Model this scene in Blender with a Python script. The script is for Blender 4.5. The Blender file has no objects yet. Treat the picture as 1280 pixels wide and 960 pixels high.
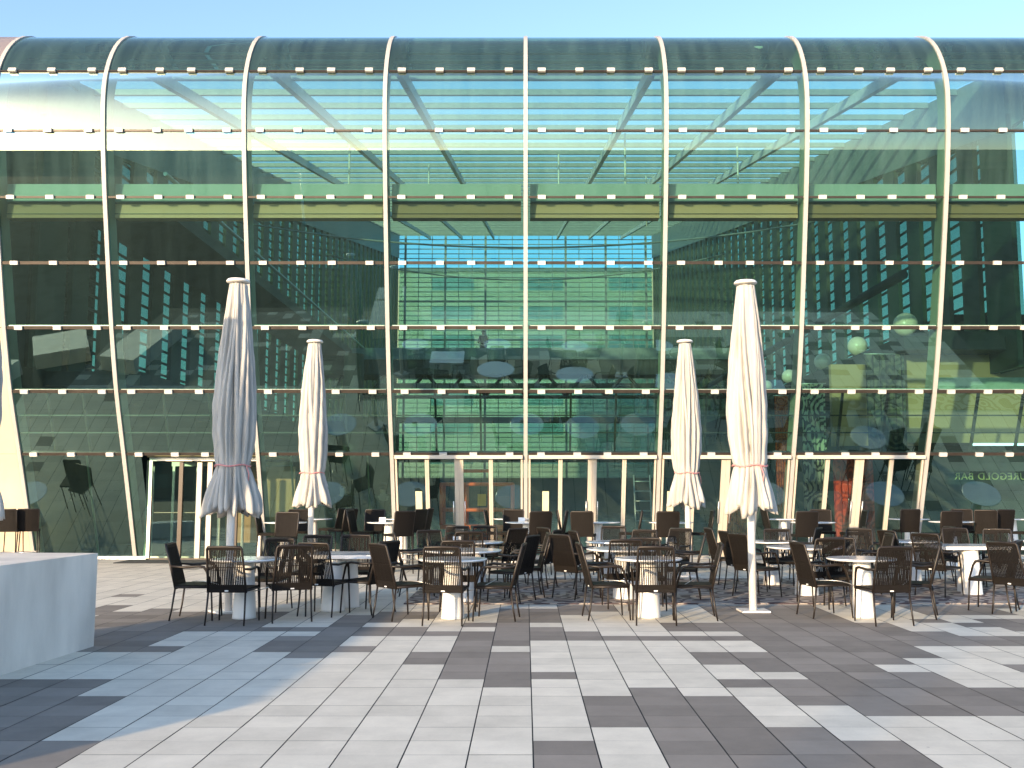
import bpy, bmesh, math, random
from mathutils import Vector, Matrix
R = math.radians
random.seed(7)
scene = bpy.context.scene
COL = scene.collection

# ------------------------------------------------------------------ calibration of the place (metres)
FPX, CX, EYE = 1244.0, 657.0, 1.6
PITCH = math.atan(133 / FPX)
def X(px, Y, Z=0.5):
    """world X of something seen at photo column px standing Y metres away"""
    return (px - CX) / FPX * (Y * math.cos(PITCH) + (Z - EYE) * math.sin(PITCH))
def Zat(py, Y):
    return EYE + Y * math.tan(PITCH + math.atan((480 - py) / FPX))
def Yg(py):
    return EYE / math.tan(-(PITCH + math.atan((480 - py) / FPX)))

# ------------------------------------------------------------------ materials
MATS = {}
def nm(name):
    m = bpy.data.materials.new(name); m.use_nodes = True
    MATS[name] = m
    nt = m.node_tree
    return m, nt, nt.nodes, nt.links, nt.nodes['Principled BSDF']

def mat(name, col, rough=0.6, metal=0.0, var=0.12, scale=6.0, bump=0.0, bscale=40.0, spec=0.5, stretch=None):
    m, nt, n, l, b = nm(name)
    b.inputs['Roughness'].default_value = rough
    b.inputs['Metallic'].default_value = metal
    b.inputs['Specular IOR Level'].default_value = spec
    tc = n.new('ShaderNodeTexCoord'); mp = n.new('ShaderNodeMapping')
    l.new(tc.outputs['Object'], mp.inputs[0])
    if stretch: mp.inputs['Scale'].default_value = stretch
    nz = n.new('ShaderNodeTexNoise'); nz.inputs['Scale'].default_value = scale; nz.inputs['Detail'].default_value = 5
    l.new(mp.outputs[0], nz.inputs['Vector'])
    cr = n.new('ShaderNodeValToRGB')
    cr.color_ramp.elements[0].position = 0.3; cr.color_ramp.elements[1].position = 0.7
    cr.color_ramp.elements[0].color = (*[c * (1 - var) for c in col], 1)
    cr.color_ramp.elements[1].color = (*[min(1, c * (1 + var)) for c in col], 1)
    l.new(nz.outputs['Fac'], cr.inputs[0]); l.new(cr.outputs[0], b.inputs['Base Color'])
    rr = n.new('ShaderNodeMapRange'); rr.inputs['To Min'].default_value = max(0, rough - .08); rr.inputs['To Max'].default_value = min(1, rough + .08)
    l.new(nz.outputs['Fac'], rr.inputs['Value']); l.new(rr.outputs[0], b.inputs['Roughness'])
    if bump:
        n2 = n.new('ShaderNodeTexNoise'); n2.inputs['Scale'].default_value = bscale; n2.inputs['Detail'].default_value = 4
        l.new(mp.outputs[0], n2.inputs['Vector'])
        bp = n.new('ShaderNodeBump'); bp.inputs['Strength'].default_value = bump; bp.inputs['Distance'].default_value = 0.02
        l.new(n2.outputs['Fac'], bp.inputs['Height']); l.new(bp.outputs[0], b.inputs['Normal'])
    return m

def glass(name, tint, refl=1.5, wav=0.0, ior=1.52, add=0.0, rough=0.0, dust=0.0, coat=(.80, .95, .90)):
    m = bpy.data.materials.new(name); m.use_nodes = True; MATS[name] = m
    nt = m.node_tree; n = nt.nodes; l = nt.links; n.clear()
    out = n.new('ShaderNodeOutputMaterial'); mix = n.new('ShaderNodeMixShader')
    tr = n.new('ShaderNodeBsdfTransparent'); tr.inputs[0].default_value = (*tint, 1)
    gl = n.new('ShaderNodeBsdfGlossy'); gl.inputs['Roughness'].default_value = rough; gl.inputs['Color'].default_value = (*coat, 1)
    fr = n.new('ShaderNodeFresnel'); fr.inputs['IOR'].default_value = ior
    mu = n.new('ShaderNodeMath'); mu.operation = 'MULTIPLY_ADD'; mu.inputs[1].default_value = refl; mu.inputs[2].default_value = add; mu.use_clamp = True
    l.new(fr.outputs[0], mu.inputs[0]); l.new(mu.outputs[0], mix.inputs[0])
    l.new(tr.outputs[0], mix.inputs[1]); l.new(gl.outputs[0], mix.inputs[2]); l.new(mix.outputs[0], out.inputs[0])
    if dust:      # thin film of dust with rain streaks
        m2 = n.new('ShaderNodeMixShader'); df = n.new('ShaderNodeBsdfDiffuse'); df.inputs[0].default_value = (.36, .62, .56, 1)
        t2 = n.new('ShaderNodeTexCoord'); mp = n.new('ShaderNodeMapping'); mp.inputs['Scale'].default_value = (3.5, .35, .35); l.new(t2.outputs['Object'], mp.inputs[0])
        nz2 = n.new('ShaderNodeTexNoise'); nz2.inputs['Scale'].default_value = 1.3; nz2.inputs['Detail'].default_value = 7; nz2.inputs['Roughness'].default_value = .6
        l.new(mp.outputs[0], nz2.inputs['Vector'])
        mr = n.new('ShaderNodeMapRange'); mr.inputs['From Min'].default_value = .3; mr.inputs['From Max'].default_value = .75
        mr.inputs['To Min'].default_value = dust * .5; mr.inputs['To Max'].default_value = dust * 1.7
        l.new(nz2.outputs['Fac'], mr.inputs['Value']); l.new(mr.outputs[0], m2.inputs[0])
        l.new(mix.outputs[0], m2.inputs[1]); l.new(df.outputs[0], m2.inputs[2]); l.new(m2.outputs[0], out.inputs[0])
    if wav:
        tc = n.new('ShaderNodeTexCoord'); nz = n.new('ShaderNodeTexNoise'); nz.inputs['Scale'].default_value = 0.9; nz.inputs['Detail'].default_value = 1
        l.new(tc.outputs['Object'], nz.inputs['Vector'])
        bp = n.new('ShaderNodeBump'); bp.inputs['Strength'].default_value = wav; bp.inputs['Distance'].default_value = 0.02
        l.new(nz.outputs['Fac'], bp.inputs['Height']); l.new(bp.outputs[0], gl.inputs['Normal'])
    return m

M = {}
M['rib'] = mat('rib_paint', (.42, .40, .37), .45, var=.05, scale=2)
M['fin'] = mat('fin_paint', (.42, .38, .27), .5, var=.1, scale=2)
M['bronze'] = mat('bronze_bar', (.045, .035, .028), .45, .3, var=.15)
M['clip'] = mat('clip_metal', (.58, .56, .52), .35, var=.04)
M['sill'] = mat('sill_metal', (.48, .52, .44), .4, var=.1)
M['cladding'] = mat('cladding_panel', (.56, .47, .35), .5, var=.08, scale=1.5)
M['cladding_top'] = mat('cladding_roof', (.26, .22, .22), .45, .2, var=.1, scale=1.5)
M['white'] = mat('white_lacquer', (.78, .76, .72), .35, var=.04, scale=3)
M['tabletop'] = mat('table_laminate', (.86, .87, .88), .22, var=.03, scale=5, spec=1.0)
M['tabletop'].node_tree.nodes['Principled BSDF'].inputs['Coat Weight'].default_value = .7
M['tabletop'].node_tree.nodes['Principled BSDF'].inputs['Coat IOR'].default_value = 2.3
M['tabletop'].node_tree.nodes['Principled BSDF'].inputs['Coat Roughness'].default_value = .15
M['pole'] = mat('pole_paint', (.80, .78, .74), .35, var=.04, scale=3)
M['alu'] = mat('aluminium', (.62, .60, .55), .35, .6, var=.08)
M['doorframe'] = mat('door_frame_paint', (.56, .49, .40), .4, var=.05, scale=2)
M['steel_leg'] = mat('brown_leg', (.018, .013, .010), .45, .2, var=.2, scale=20)
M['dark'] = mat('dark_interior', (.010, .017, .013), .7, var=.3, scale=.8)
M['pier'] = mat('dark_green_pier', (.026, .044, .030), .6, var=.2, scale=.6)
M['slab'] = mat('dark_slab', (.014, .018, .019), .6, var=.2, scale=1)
M['cream'] = mat('cream_wall', (.62, .36, .19), .7, var=.06, scale=1)
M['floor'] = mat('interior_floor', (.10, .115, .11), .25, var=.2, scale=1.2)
M['beam'] = mat('grey_steel_beam', (.45, .50, .52), .45, .2, var=.1)
M['box_beige'] = mat('box_beige', (.80, .36, .21), .55, var=.06, scale=1)
M['blind'] = mat('blind_box_cream', (.52, .44, .37), .55, var=.05, scale=1)
M['purlin'] = mat('purlin_steel', (.14, .18, .18), .5, .1, var=.15)
M['orange'] = mat('orange_paint', (.95, .17, .03), .4, var=.1, scale=5)
M['rubber'] = mat('rubber', (.02, .02, .02), .8)
M['yellow'] = mat('hazard_yellow', (.75, .50, .05), .5)
M['concrete'] = mat('rendered_concrete', (.72, .66, .59), .6, var=.16, scale=1.6, bump=.35, bscale=70, stretch=(1.6, 1.6, .55))
M['globe'] = mat('globe_opal', (.95, .72, .58), .25, var=.03)
M['cord'] = mat('pink_cord', (.62, .26, .25), .7)
M['gold'] = mat('gold_letter', (.75, .60, .22), .4, .1)
M['skin'] = mat('skin', (.45, .28, .20), .55)
M['hair'] = mat('hair', (.025, .018, .012), .6)
M['black'] = mat('black_cloth', (.015, .015, .018), .85)
M['olive'] = mat('olive_cloth', (.12, .085, .035), .85)
M['jean'] = mat('dark_jeans', (.03, .04, .07), .85)
M['menu'] = mat('menu_card', (.8, .8, .78), .6)
M['cable'] = mat('steel_cable', (.55, .53, .48), .3, .8)
M['ladder'] = mat('ladder_metal', (.55, .60, .58), .35, .5)
M['notice'] = mat('notice_card', (.66, .63, .42), .6, var=.06)
M['facade_far'] = mat('far_render', (.30, .28, .20), .8, var=.08, scale=.3)
M['facade_dark'] = mat('far_brick', (.10, .075, .06), .8, var=.2, scale=.5)
M['window_dark'] = mat('far_window', (.03, .05, .055), .15, var=.2, scale=.5)
M['window_teal'] = mat('far_window_teal', (.10, .17, .15), .2, var=.2, scale=.4)
M['mat'] = mat('door_mat', (.03, .03, .032), .9, var=.3, scale=30)
M['asph_roof'] = mat('roof_gravel', (.15, .14, .13), .9)
M['glass'] = glass('facade_glass', (.40, .68, .60), 2.7, wav=.03, add=.05, dust=.010, coat=(.60, .95, .90))
M['glass_door'] = glass('door_glass', (.58, .68, .62), 2.7, wav=.02, add=.05, dust=.008, coat=(.60, .95, .90))
M['glass_roof'] = glass('roof_glass', (.82, .95, .90), .5)
M['glass_rear'] = glass('rear_glass', (.38, .72, .74), 1.0)
M['glass_slot'] = glass('slot_glass', (.13, .24, .18), 1.0)
M['glass_up'] = glass('curved_glass', (.33, .60, .55), 1.6, wav=.02, add=.02, dust=.055, coat=(.84, 1, .93))
M['glass_clear'] = glass('clear_glass', (.80, .88, .84), 1.6)

def wicker():
    m, nt, n, l, b = nm('woven_wicker')
    b.inputs['Roughness'].default_value = .7; b.inputs['Specular IOR Level'].default_value = .2
    tc = n.new('ShaderNodeTexCoord')
    w1 = n.new('ShaderNodeTexWave'); w1.bands_direction = 'X'; w1.inputs['Scale'].default_value = 26; w1.inputs['Distortion'].default_value = .6
    w2 = n.new('ShaderNodeTexWave'); w2.bands_direction = 'Z'; w2.inputs['Scale'].default_value = 34; w2.inputs['Distortion'].default_value = .6
    nz = n.new('ShaderNodeTexNoise'); nz.inputs['Scale'].default_value = 9; nz.inputs['Detail'].default_value = 4
    for t in (w1, w2, nz): l.new(tc.outputs['Object'], t.inputs['Vector'])
    mu = n.new('ShaderNodeMath'); mu.operation = 'MULTIPLY'; l.new(w1.outputs['Fac'], mu.inputs[0]); l.new(w2.outputs['Fac'], mu.inputs[1])
    ad = n.new('ShaderNodeMath'); ad.operation = 'MULTIPLY_ADD'; ad.inputs[1].default_value = .6; l.new(mu.outputs[0], ad.inputs[0]); l.new(nz.outputs['Fac'], ad.inputs[2])
    cr = n.new('ShaderNodeValToRGB')
    cr.color_ramp.elements[0].position = .3; cr.color_ramp.elements[0].color = (.006, .0045, .0035, 1)
    cr.color_ramp.elements[1].position = .95; cr.color_ramp.elements[1].color = (.010, .0075, .0058, 1)
    l.new(ad.outputs[0], cr.inputs[0]); l.new(cr.outputs[0], b.inputs['Base Color'])
    bp = n.new('ShaderNodeBump'); bp.inputs['Strength'].default_value = .5; bp.inputs['Distance'].default_value = .004
    l.new(mu.outputs[0], bp.inputs['Height']); l.new(bp.outputs[0], b.inputs['Normal'])
    return m
M['wicker'] = wicker()

def fabric():
    m, nt, n, l, b = nm('parasol_canvas')
    tc = n.new('ShaderNodeTexCoord'); mp = n.new('ShaderNodeMapping'); mp.inputs['Scale'].default_value = (5, 5, .8)
    l.new(tc.outputs['Object'], mp.inputs[0])
    nz = n.new('ShaderNodeTexNoise'); nz.inputs['Scale'].default_value = 1.6; nz.inputs['Detail'].default_value = 6; nz.inputs['Roughness'].default_value = .6
    l.new(mp.outputs[0], nz.inputs['Vector'])
    cr = n.new('ShaderNodeValToRGB')
    cr.color_ramp.elements[0].position = .3; cr.color_ramp.elements[0].color = (.36, .345, .315, 1)
    cr.color_ramp.elements[1].position = .62; cr.color_ramp.elements[1].color = (.47, .45, .41, 1)
    l.new(nz.outputs['Fac'], cr.inputs[0]); l.new(cr.outputs[0], b.inputs['Base Color'])
    b.inputs['Roughness'].default_value = .85
    bp = n.new('ShaderNodeBump'); bp.inputs['Strength'].default_value = .35; bp.inputs['Distance'].default_value = .03
    l.new(nz.outputs['Fac'], bp.inputs['Height']); l.new(bp.outputs[0], b.inputs['Normal'])
    return m
M['canvas'] = fabric()

def floral(name, ground, ink, scale, thr=.5):
    m, nt, n, l, b = nm(name)
    b.inputs['Roughness'].default_value = .75
    tc = n.new('ShaderNodeTexCoord')
    nz = n.new('ShaderNodeTexNoise'); nz.inputs['Scale'].default_value = scale * .8; nz.inputs['Detail'].default_value = 1
    l.new(tc.outputs['Object'], nz.inputs['Vector'])
    vm = n.new('ShaderNodeVectorMath'); vm.operation = 'MULTIPLY_ADD'; vm.inputs[1].default_value = (.45 / scale,) * 3
    l.new(nz.outputs['Color'], vm.inputs[0]); l.new(tc.outputs['Object'], vm.inputs[2])
    vo = n.new('ShaderNodeTexVoronoi'); vo.inputs['Scale'].default_value = scale; vo.inputs['Randomness'].default_value = .9
    l.new(vm.outputs[0], vo.inputs['Vector'])
    ma = n.new('ShaderNodeMath'); ma.operation = 'MULTIPLY'; ma.inputs[1].default_value = 26
    l.new(vo.outputs['Distance'], ma.inputs[0])
    si = n.new('ShaderNodeMath'); si.operation = 'SINE'; l.new(ma.outputs[0], si.inputs[0])
    n2 = n.new('ShaderNodeTexNoise'); n2.inputs['Scale'].default_value = scale * 1.5; l.new(tc.outputs['Object'], n2.inputs['Vector'])
    ad = n.new('ShaderNodeMath'); ad.operation = 'MULTIPLY_ADD'; ad.inputs[1].default_value = 3.0; l.new(n2.outputs['Fac'], ad.inputs[0]); l.new(si.outputs[0], ad.inputs[2])
    cr = n.new('ShaderNodeValToRGB')
    cr.color_ramp.elements[0].position = thr; cr.color_ramp.elements[0].color = (*ground, 1)
    cr.color_ramp.elements[1].position = min(1, thr + .08); cr.color_ramp.elements[1].color = (*ink, 1)
    dv = n.new('ShaderNodeMath'); dv.operation = 'MULTIPLY'; dv.inputs[1].default_value = .33; l.new(ad.outputs[0], dv.inputs[0])
    l.new(dv.outputs[0], cr.inputs[0]); l.new(cr.outputs[0], b.inputs['Base Color'])
    return m
M['floral_light'] = floral('black_floral_on_cream', (.50, .47, .34), (.02, .02, .02), 2.0)
M['floral_dark'] = floral('grey_floral_on_black', (.03, .03, .03), (.12, .10, .07), 1.7)
M['floral_red'] = floral('red_floral', (.62, .08, .04), (.32, .03, .02), 2.4)
M['floral_orange'] = floral('orange_floral', (.60, .13, .03), (.30, .04, .02), 4.0)
M['rug'] = floral('rug_floral', (.36, .31, .27), (.07, .045, .05), 1.8, .50)

def paving(name, base, var):
    m, nt, n, l, b = nm(name)
    b.inputs['Roughness'].default_value = .85; b.inputs['Specular IOR Level'].default_value = .15
    at = n.new('ShaderNodeAttribute'); at.attribute_name = 'tone'; at.attribute_type = 'GEOMETRY'
    tc = n.new('ShaderNodeTexCoord')
    nz = n.new('ShaderNodeTexNoise'); nz.inputs['Scale'].default_value = 2.5; nz.inputs['Detail'].default_value = 8; nz.inputs['Roughness'].default_value = .65
    n2 = n.new('ShaderNodeTexNoise'); n2.inputs['Scale'].default_value = 45; n2.inputs['Detail'].default_value = 3
    n3 = n.new('ShaderNodeTexVoronoi'); n3.inputs['Scale'].default_value = 2.6
    for t in (nz, n2, n3): l.new(tc.outputs['Object'], t.inputs['Vector'])
    s = n.new('ShaderNodeMath'); s.operation = 'MULTIPLY_ADD'; s.inputs[1].default_value = .52
    l.new(nz.outputs['Fac'], s.inputs[0]); l.new(at.outputs['Fac'], s.inputs[2])
    s2 = n.new('ShaderNodeMath'); s2.operation = 'MULTIPLY_ADD'; s2.inputs[1].default_value = .10
    l.new(n2.outputs['Fac'], s2.inputs[0]); l.new(s.outputs[0], s2.inputs[2])
    # small dark spots (chewing gum, drips)
    sp = n.new('ShaderNodeMath'); sp.operation = 'LESS_THAN'; sp.inputs[1].default_value = .028; l.new(n3.outputs['Distance'], sp.inputs[0])
    s3 = n.new('ShaderNodeMath'); s3.operation = 'MULTIPLY_ADD'; s3.inputs[1].default_value = -.35; l.new(sp.outputs[0], s3.inputs[0]); l.new(s2.outputs[0], s3.inputs[2])
    mx = n.new('ShaderNodeMix'); mx.data_type = 'RGBA'; mx.blend_type = 'MULTIPLY'; mx.inputs['Factor'].default_value = 1
    mx.inputs['A'].default_value = (*base, 1)
    l.new(s3.outputs[0], mx.inputs['B']); l.new(mx.outputs['Result'], b.inputs['Base Color'])
    bp = n.new('ShaderNodeBump'); bp.inputs['Strength'].default_value = .12; bp.inputs['Distance'].default_value = .004
    l.new(n2.outputs['Fac'], bp.inputs['Height']); l.new(bp.outputs[0], b.inputs['Normal'])
    return m
M['pave_light'] = paving('pale_paver', (.68, .635, .53), .1)
M['pave_dark'] = paving('dark_paver', (.25, .225, .195), .1)
M['joint'] = mat('joint_sand', (.07, .065, .06), .95, var=.3, scale=20)

def far_ground():
    m, nt, n, l, b = nm('plaza_ground')
    b.inputs['Roughness'].default_value = .95; b.inputs['Specular IOR Level'].default_value = .05
    tc = n.new('ShaderNodeTexCoord')
    mp = n.new('ShaderNodeMapping'); mp.inputs['Scale'].default_value = (1 / .3955, 1 / .72, 1); l.new(tc.outputs['Object'], mp.inputs[0])
    fl = n.new('ShaderNodeVectorMath'); fl.operation = 'FLOOR'; l.new(mp.outputs[0], fl.inputs[0])
    wn = n.new('ShaderNodeTexWhiteNoise'); wn.noise_dimensions = '2D'; l.new(fl.outputs[0], wn.inputs['Vector'])
    cr = n.new('ShaderNodeValToRGB'); cr.color_ramp.interpolation = 'CONSTANT'
    cr.color_ramp.elements[0].color = (.035, .035, .035, 1); cr.color_ramp.elements[1].position = .3; cr.color_ramp.elements[1].color = (.06, .06, .058, 1)
    l.new(wn.outputs['Value'], cr.inputs[0]); l.new(cr.outputs[0], b.inputs['Base Color'])
    return m
M['plaza'] = far_ground()

# ------------------------------------------------------------------ mesh helpers
class MB:
    def __init__(s): s.bm = bmesh.new()
    def box(s, x0, x1, y0, y1, z0, z1, mi=0, mtx=None):
        vs = [s.bm.verts.new(c) for c in ((x0, y0, z0), (x1, y0, z0), (x1, y1, z0), (x0, y1, z0), (x0, y0, z1), (x1, y0, z1), (x1, y1, z1), (x0, y1, z1))]
        if mtx is not None:
            for v in vs: v.co = mtx @ v.co
        for f in ((0, 3, 2, 1), (4, 5, 6, 7), (0, 1, 5, 4), (1, 2, 6, 5), (2, 3, 7, 6), (3, 0, 4, 7)):
            s.bm.faces.new([vs[i] for i in f]).material_index = mi
        return s
    def quad(s, pts, mi=0):
        s.bm.faces.new([s.bm.verts.new(p) for p in pts]).material_index = mi; return s
    def tube(s, pts, r, n=8, cap=True, mi=0):
        pts = [Vector(p) for p in pts]; rs = r if isinstance(r, (list, tuple)) else [r] * len(pts)
        rings = []; up = None
        for i, p in enumerate(pts):
            a = pts[max(i - 1, 0)]; b = pts[min(i + 1, len(pts) - 1)]
            t = (b - a).normalized()
            if up is None:
                up = Vector((0, 0, 1)) if abs(t.z) < .9 else Vector((1, 0, 0))
            u = (up - t * up.dot(t))
            if u.length < 1e-4: u = t.orthogonal()
            u.normalize(); w = t.cross(u); up = u
            rings.append([s.bm.verts.new(p + (u * math.cos(2 * math.pi * k / n) + w * math.sin(2 * math.pi * k / n)) * rs[i]) for k in range(n)])
        for a, b in zip(rings, rings[1:]):
            for k in range(n):
                f = s.bm.faces.new((a[k], a[(k + 1) % n], b[(k + 1) % n], b[k])); f.smooth = True; f.material_index = mi
        if cap:
            s.bm.faces.new(rings[0][::-1]).material_index = mi; s.bm.faces.new(rings[-1]).material_index = mi
        return s
    def lathe(s, prof, n=40, c=(0, 0), cap=True, smooth=True, mi=0):
        rings = [[s.bm.verts.new((c[0] + r * math.cos(2 * math.pi * k / n), c[1] + r * math.sin(2 * math.pi * k / n), z)) for k in range(n)] for r, z in prof]
        for a, b in zip(rings, rings[1:]):
            for k in range(n):
                f = s.bm.faces.new((a[k], a[(k + 1) % n], b[(k + 1) % n], b[k])); f.smooth = smooth; f.material_index = mi
        if cap:
            s.bm.faces.new(rings[0][::-1]); s.bm.faces.new(rings[-1])
        return s
    def bevel(s, w, seg=2):
        es = [e for e in s.bm.edges if len(e.link_faces) == 2 and e.calc_face_angle(0) > .6]
        bmesh.ops.bevel(s.bm, geom=es, offset=w, segments=seg, affect='EDGES', profile=.5); return s
    def build(s, name, m, parent=None, loc=None, recalc=True):
        if recalc: bmesh.ops.recalc_face_normals(s.bm, faces=s.bm.faces[:])
        me = bpy.data.meshes.new(name); s.bm.to_mesh(me); s.bm.free()
        for x in (m if isinstance(m, (list, tuple)) else [m]): me.materials.append(M[x] if isinstance(x, str) else x)
        o = bpy.data.objects.new(name, me); COL.objects.link(o)
        if loc: o.location = loc
        if parent: o.parent = parent
        return o

def tag(o, label=None, cat=None, group=None, kind=None):
    if label: o['label'] = label
    if cat: o['category'] = cat
    if group: o['group'] = group
    if kind: o['kind'] = kind
    return o
def empty(name, loc=(0, 0, 0), rz=0):
    o = bpy.data.objects.new(name, None); o.location = loc; o.rotation_euler = (0, 0, rz); o.empty_display_size = .2
    COL.objects.link(o); return o
def copy_tree(o, parent=None):
    c = o.copy(); COL.objects.link(c); c.parent = parent
    for ch in list(o.children): copy_tree(ch, c)
    return c

# ------------------------------------------------------------------ world, sun, camera
SUN_EL, SUN_AZ = 9.5, 31.0          # degrees; the sun stands behind the viewer, to the left
w = bpy.data.worlds.new('World'); scene.world = w; w.use_nodes = True
nt = w.node_tree; bg = nt.nodes['Background']
sky = nt.nodes.new('ShaderNodeTexSky'); sky.sky_type = 'NISHITA'; sky.sun_disc = False
sky.sun_elevation = R(SUN_EL); sky.sun_rotation = R(180 + SUN_AZ)
sky.air_density = .62; sky.dust_density = .55; sky.ozone_density = 1.0
nt.links.new(sky.outputs[0], bg.inputs[0]); bg.inputs[1].default_value = .15
sl = bpy.data.lights.new('sun', 'SUN'); sl.energy = 2.25; sl.angle = R(1.0); sl.color = (1, .74, .46)
so = bpy.data.objects.new('sun', sl); COL.objects.link(so)
ld = Vector((math.sin(R(SUN_AZ)) * math.cos(R(SUN_EL)), math.cos(R(SUN_AZ)) * math.cos(R(SUN_EL)), -math.sin(R(SUN_EL))))
so.rotation_euler = ld.to_track_quat('-Z', 'Y').to_euler(); so.location = (-20, -30, 20)

cd = bpy.data.cameras.new('camera'); cam = bpy.data.objects.new('camera', cd); COL.objects.link(cam)
cam.location = (0, 0, EYE); cam.rotation_euler = (math.pi / 2 + PITCH, 0, 0)
cd.sensor_width = 36; cd.lens = 36 * FPX / 1280; cd.shift_x = -(CX - 640) / 1280; cd.clip_end = 3000; cd.clip_start = .05
scene.camera = cam
scene.view_settings.view_transform = 'Standard'; scene.view_settings.look = 'None'
scene.view_settings.gamma = 1; scene.view_settings.exposure = 1.88
cy = scene.cycles
cy.max_bounces = 10; cy.transparent_max_bounces = 24; cy.glossy_bounces = 4; cy.diffuse_bounces = 4
cy.caustics_reflective = False; cy.caustics_refractive = False
try:
    cy.use_denoising = True; cy.denoiser = 'OPENIMAGEDENOISE'
except Exception: pass

# ------------------------------------------------------------------ ground and paving
g = MB().quad([(-900, -900, -.012), (900, -900, -.012), (900, 900, -.012), (-900, 900, -.012)]).build('ground', 'plaza'); tag(g, kind='structure')
j = MB().quad([(-15, 2.5, -.006), (15, 2.5, -.006), (15, 23.9, -.006), (-15, 23.9, -.006)]).build('joint_bed', 'joint'); tag(j, kind='structure')

edges = [6.262, 6.603, 6.972, 7.31, 7.655, 8.0, 8.34, 8.70, 9.04, 9.42, 9.77, 10.135, 10.51, 10.89, 11.23, 11.59, 11.95, 12.34, 12.70, 13.08, 13.45, 13.80, 14.2]
while edges[0] > 3.2: edges.insert(0, edges[0] - .347)
while edges[-1] < 23.4: edges.append(edges[-1] + .37)
# dark runs per column, as (nearest, farthest) photo rows turned into distance
DK = {0: [(960, 926), (849, 840), (800.8, 783.9), (778.4, 761)], 1: [(909.5, 870.5), (800.8, 789.4), (769, 758)], 2: [(999, 859.5), (800.8, 795), (764.5, 758)],
      3: [(999, 870), (800.8, 795)], 4: [(999, 908.5), (859, 848.5), (829, 814), (800.8, 795), (788, 778)],
      5: [(999, 924.5), (880, 847), (837, 814.5), (800.8, 794.5), (788, 777.5)], 6: [(892, 757)], 7: [(892, 757)], 8: [(892, 837.5), (828, 757)],
      9: [(892, 857), (819, 757)], 10: [(892, 857), (811, 776.5)], 11: [(892, 857), (843, 835), (811, 792)], 12: [(892, 857), (843, 835), (811, 797.5), (780, 775)],
      13: [(892, 857), (811, 797.5), (785, 780), (768, 757)], 14: [(960, 924), (892, 857), (811, 797.5), (790.5, 775), (769, 757)], 15: [(892, 857), (811, 797.5), (790.5, 775), (769, 757)],
      -1: [(858.7, 815), (807.7, 761)], -2: [(849, 790), (784, 779)], -3: [(830.5, 815), (795, 790)], -4: [(794.7, 784), (774, 765)],
      -5: [(814.7, 808), (795, 784), (778, 765)], -6: [(820.7, 769)], -7: [(813, 795), (788.5, 783)], -8: [(999, 922.5), (788.5, 783)],
      -9: [(999, 866), (788, 765)], -10: [(999, 844.5), (812.5, 806), (788, 764)], -11: [(999, 853), (812.5, 764), (733, 726)], -12: [(999, 852), (812.5, 764), (735, 727)], -13: [(999, 852), (812, 760)], -14: [(999, 860), (812, 765)]}
bm = bmesh.new(); tone = []
for i in range(-36, 36):
    x0 = .046 + .3955 * i
    runs = [(Yg(a), Yg(b)) for a, b in DK.get(i, [])]
    for y0, y1 in zip(edges, edges[1:]):
        yc = (y0 + y1) / 2
        dark = any(a < yc < b for a, b in runs)
        if i not in DK: dark = random.random() < (.25 if x0 > 0 else .03 if yc > 14 else .85)
        e = (.0045, .0016)
        zt = random.uniform(-.0008, .0008)
        f = bm.faces.new([bm.verts.new(c) for c in ((x0 + e[0], y0 + e[1], zt), (x0 + .3955 - e[0], y0 + e[1], zt), (x0 + .3955 - e[0], y1 - e[1], zt), (x0 + e[0], y1 - e[1], zt))])
        f.material_index = 1 if dark else 0
        tone.append(random.uniform(.63, .78) if not dark else random.uniform(.54, .86))
me = bpy.data.meshes.new('paving'); bm.to_mesh(me); bm.free()
at = me.attributes.new('tone', 'FLOAT', 'FACE'); at.data.foreach_set('value', tone)
me.materials.append(M['pave_light']); me.materials.append(M['pave_dark'])
pv = bpy.data.objects.new('paving', me); COL.objects.link(pv); tag(pv, kind='structure')

rug = MB().box(-1.72, 14.2, 14.28, 18.3, .004, .018).build('outdoor_rug', 'rug')
tag(rug, 'large brown floral outdoor rug spread under the middle rows of tables', 'rug')

# concrete block at the left
def block(pts, z1, label, name='concrete_block'):
    b = MB(); bm = b.bm
    lo = [bm.verts.new((x, y, 0)) for x, y in pts]; hi = [bm.verts.new((x, y, z1)) for x, y in pts]
    bm.faces.new(hi); bm.faces.new(lo[::-1])
    for k in range(len(pts)): bm.faces.new((lo[k], lo[(k + 1) % len(pts)], hi[(k + 1) % len(pts)], hi[k]))
    b.bevel(.015, 2)
    return tag(b.build(name, 'concrete'), label, 'concrete block')
block([(-5.52, 10.62), (-5.95, 4.9), (-4.81, 4.9), (-4.457, 10.5)], .95, 'broad waist high block of pale rendered concrete at the edge of the terrace')
block([(-5.95, 4.62), (-6.05, 2.9), (-4.94, 2.9), (-4.83, 4.62)], .95, 'unseen shorter concrete block added to cast a shadow band on the paving')  # unseen block added for its shadow; the gap leaves a lit streak on the paving

for k_, (pts_, lab_) in enumerate((([(-12.9, 9.6), (-11.7, 9.9), (-12.4, 13.4), (-13.6, 13.1)], 'long low pale bench block left of the terrace, mirrored in the lower glass'),
    ([(-16.4, 11.6), (-14.9, 10.9), (-14.2, 12.4), (-15.7, 13.1)], 'square low pale block farther left, mirrored as a diamond in the glass'), ([(-18.6, 13.4), (-16.0, 13.4), (-16.3, 14.9), (-18.9, 14.9)], 'wide low pale block farthest left near the closed end wall'))):
    block(pts_, .5, lab_)
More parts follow.
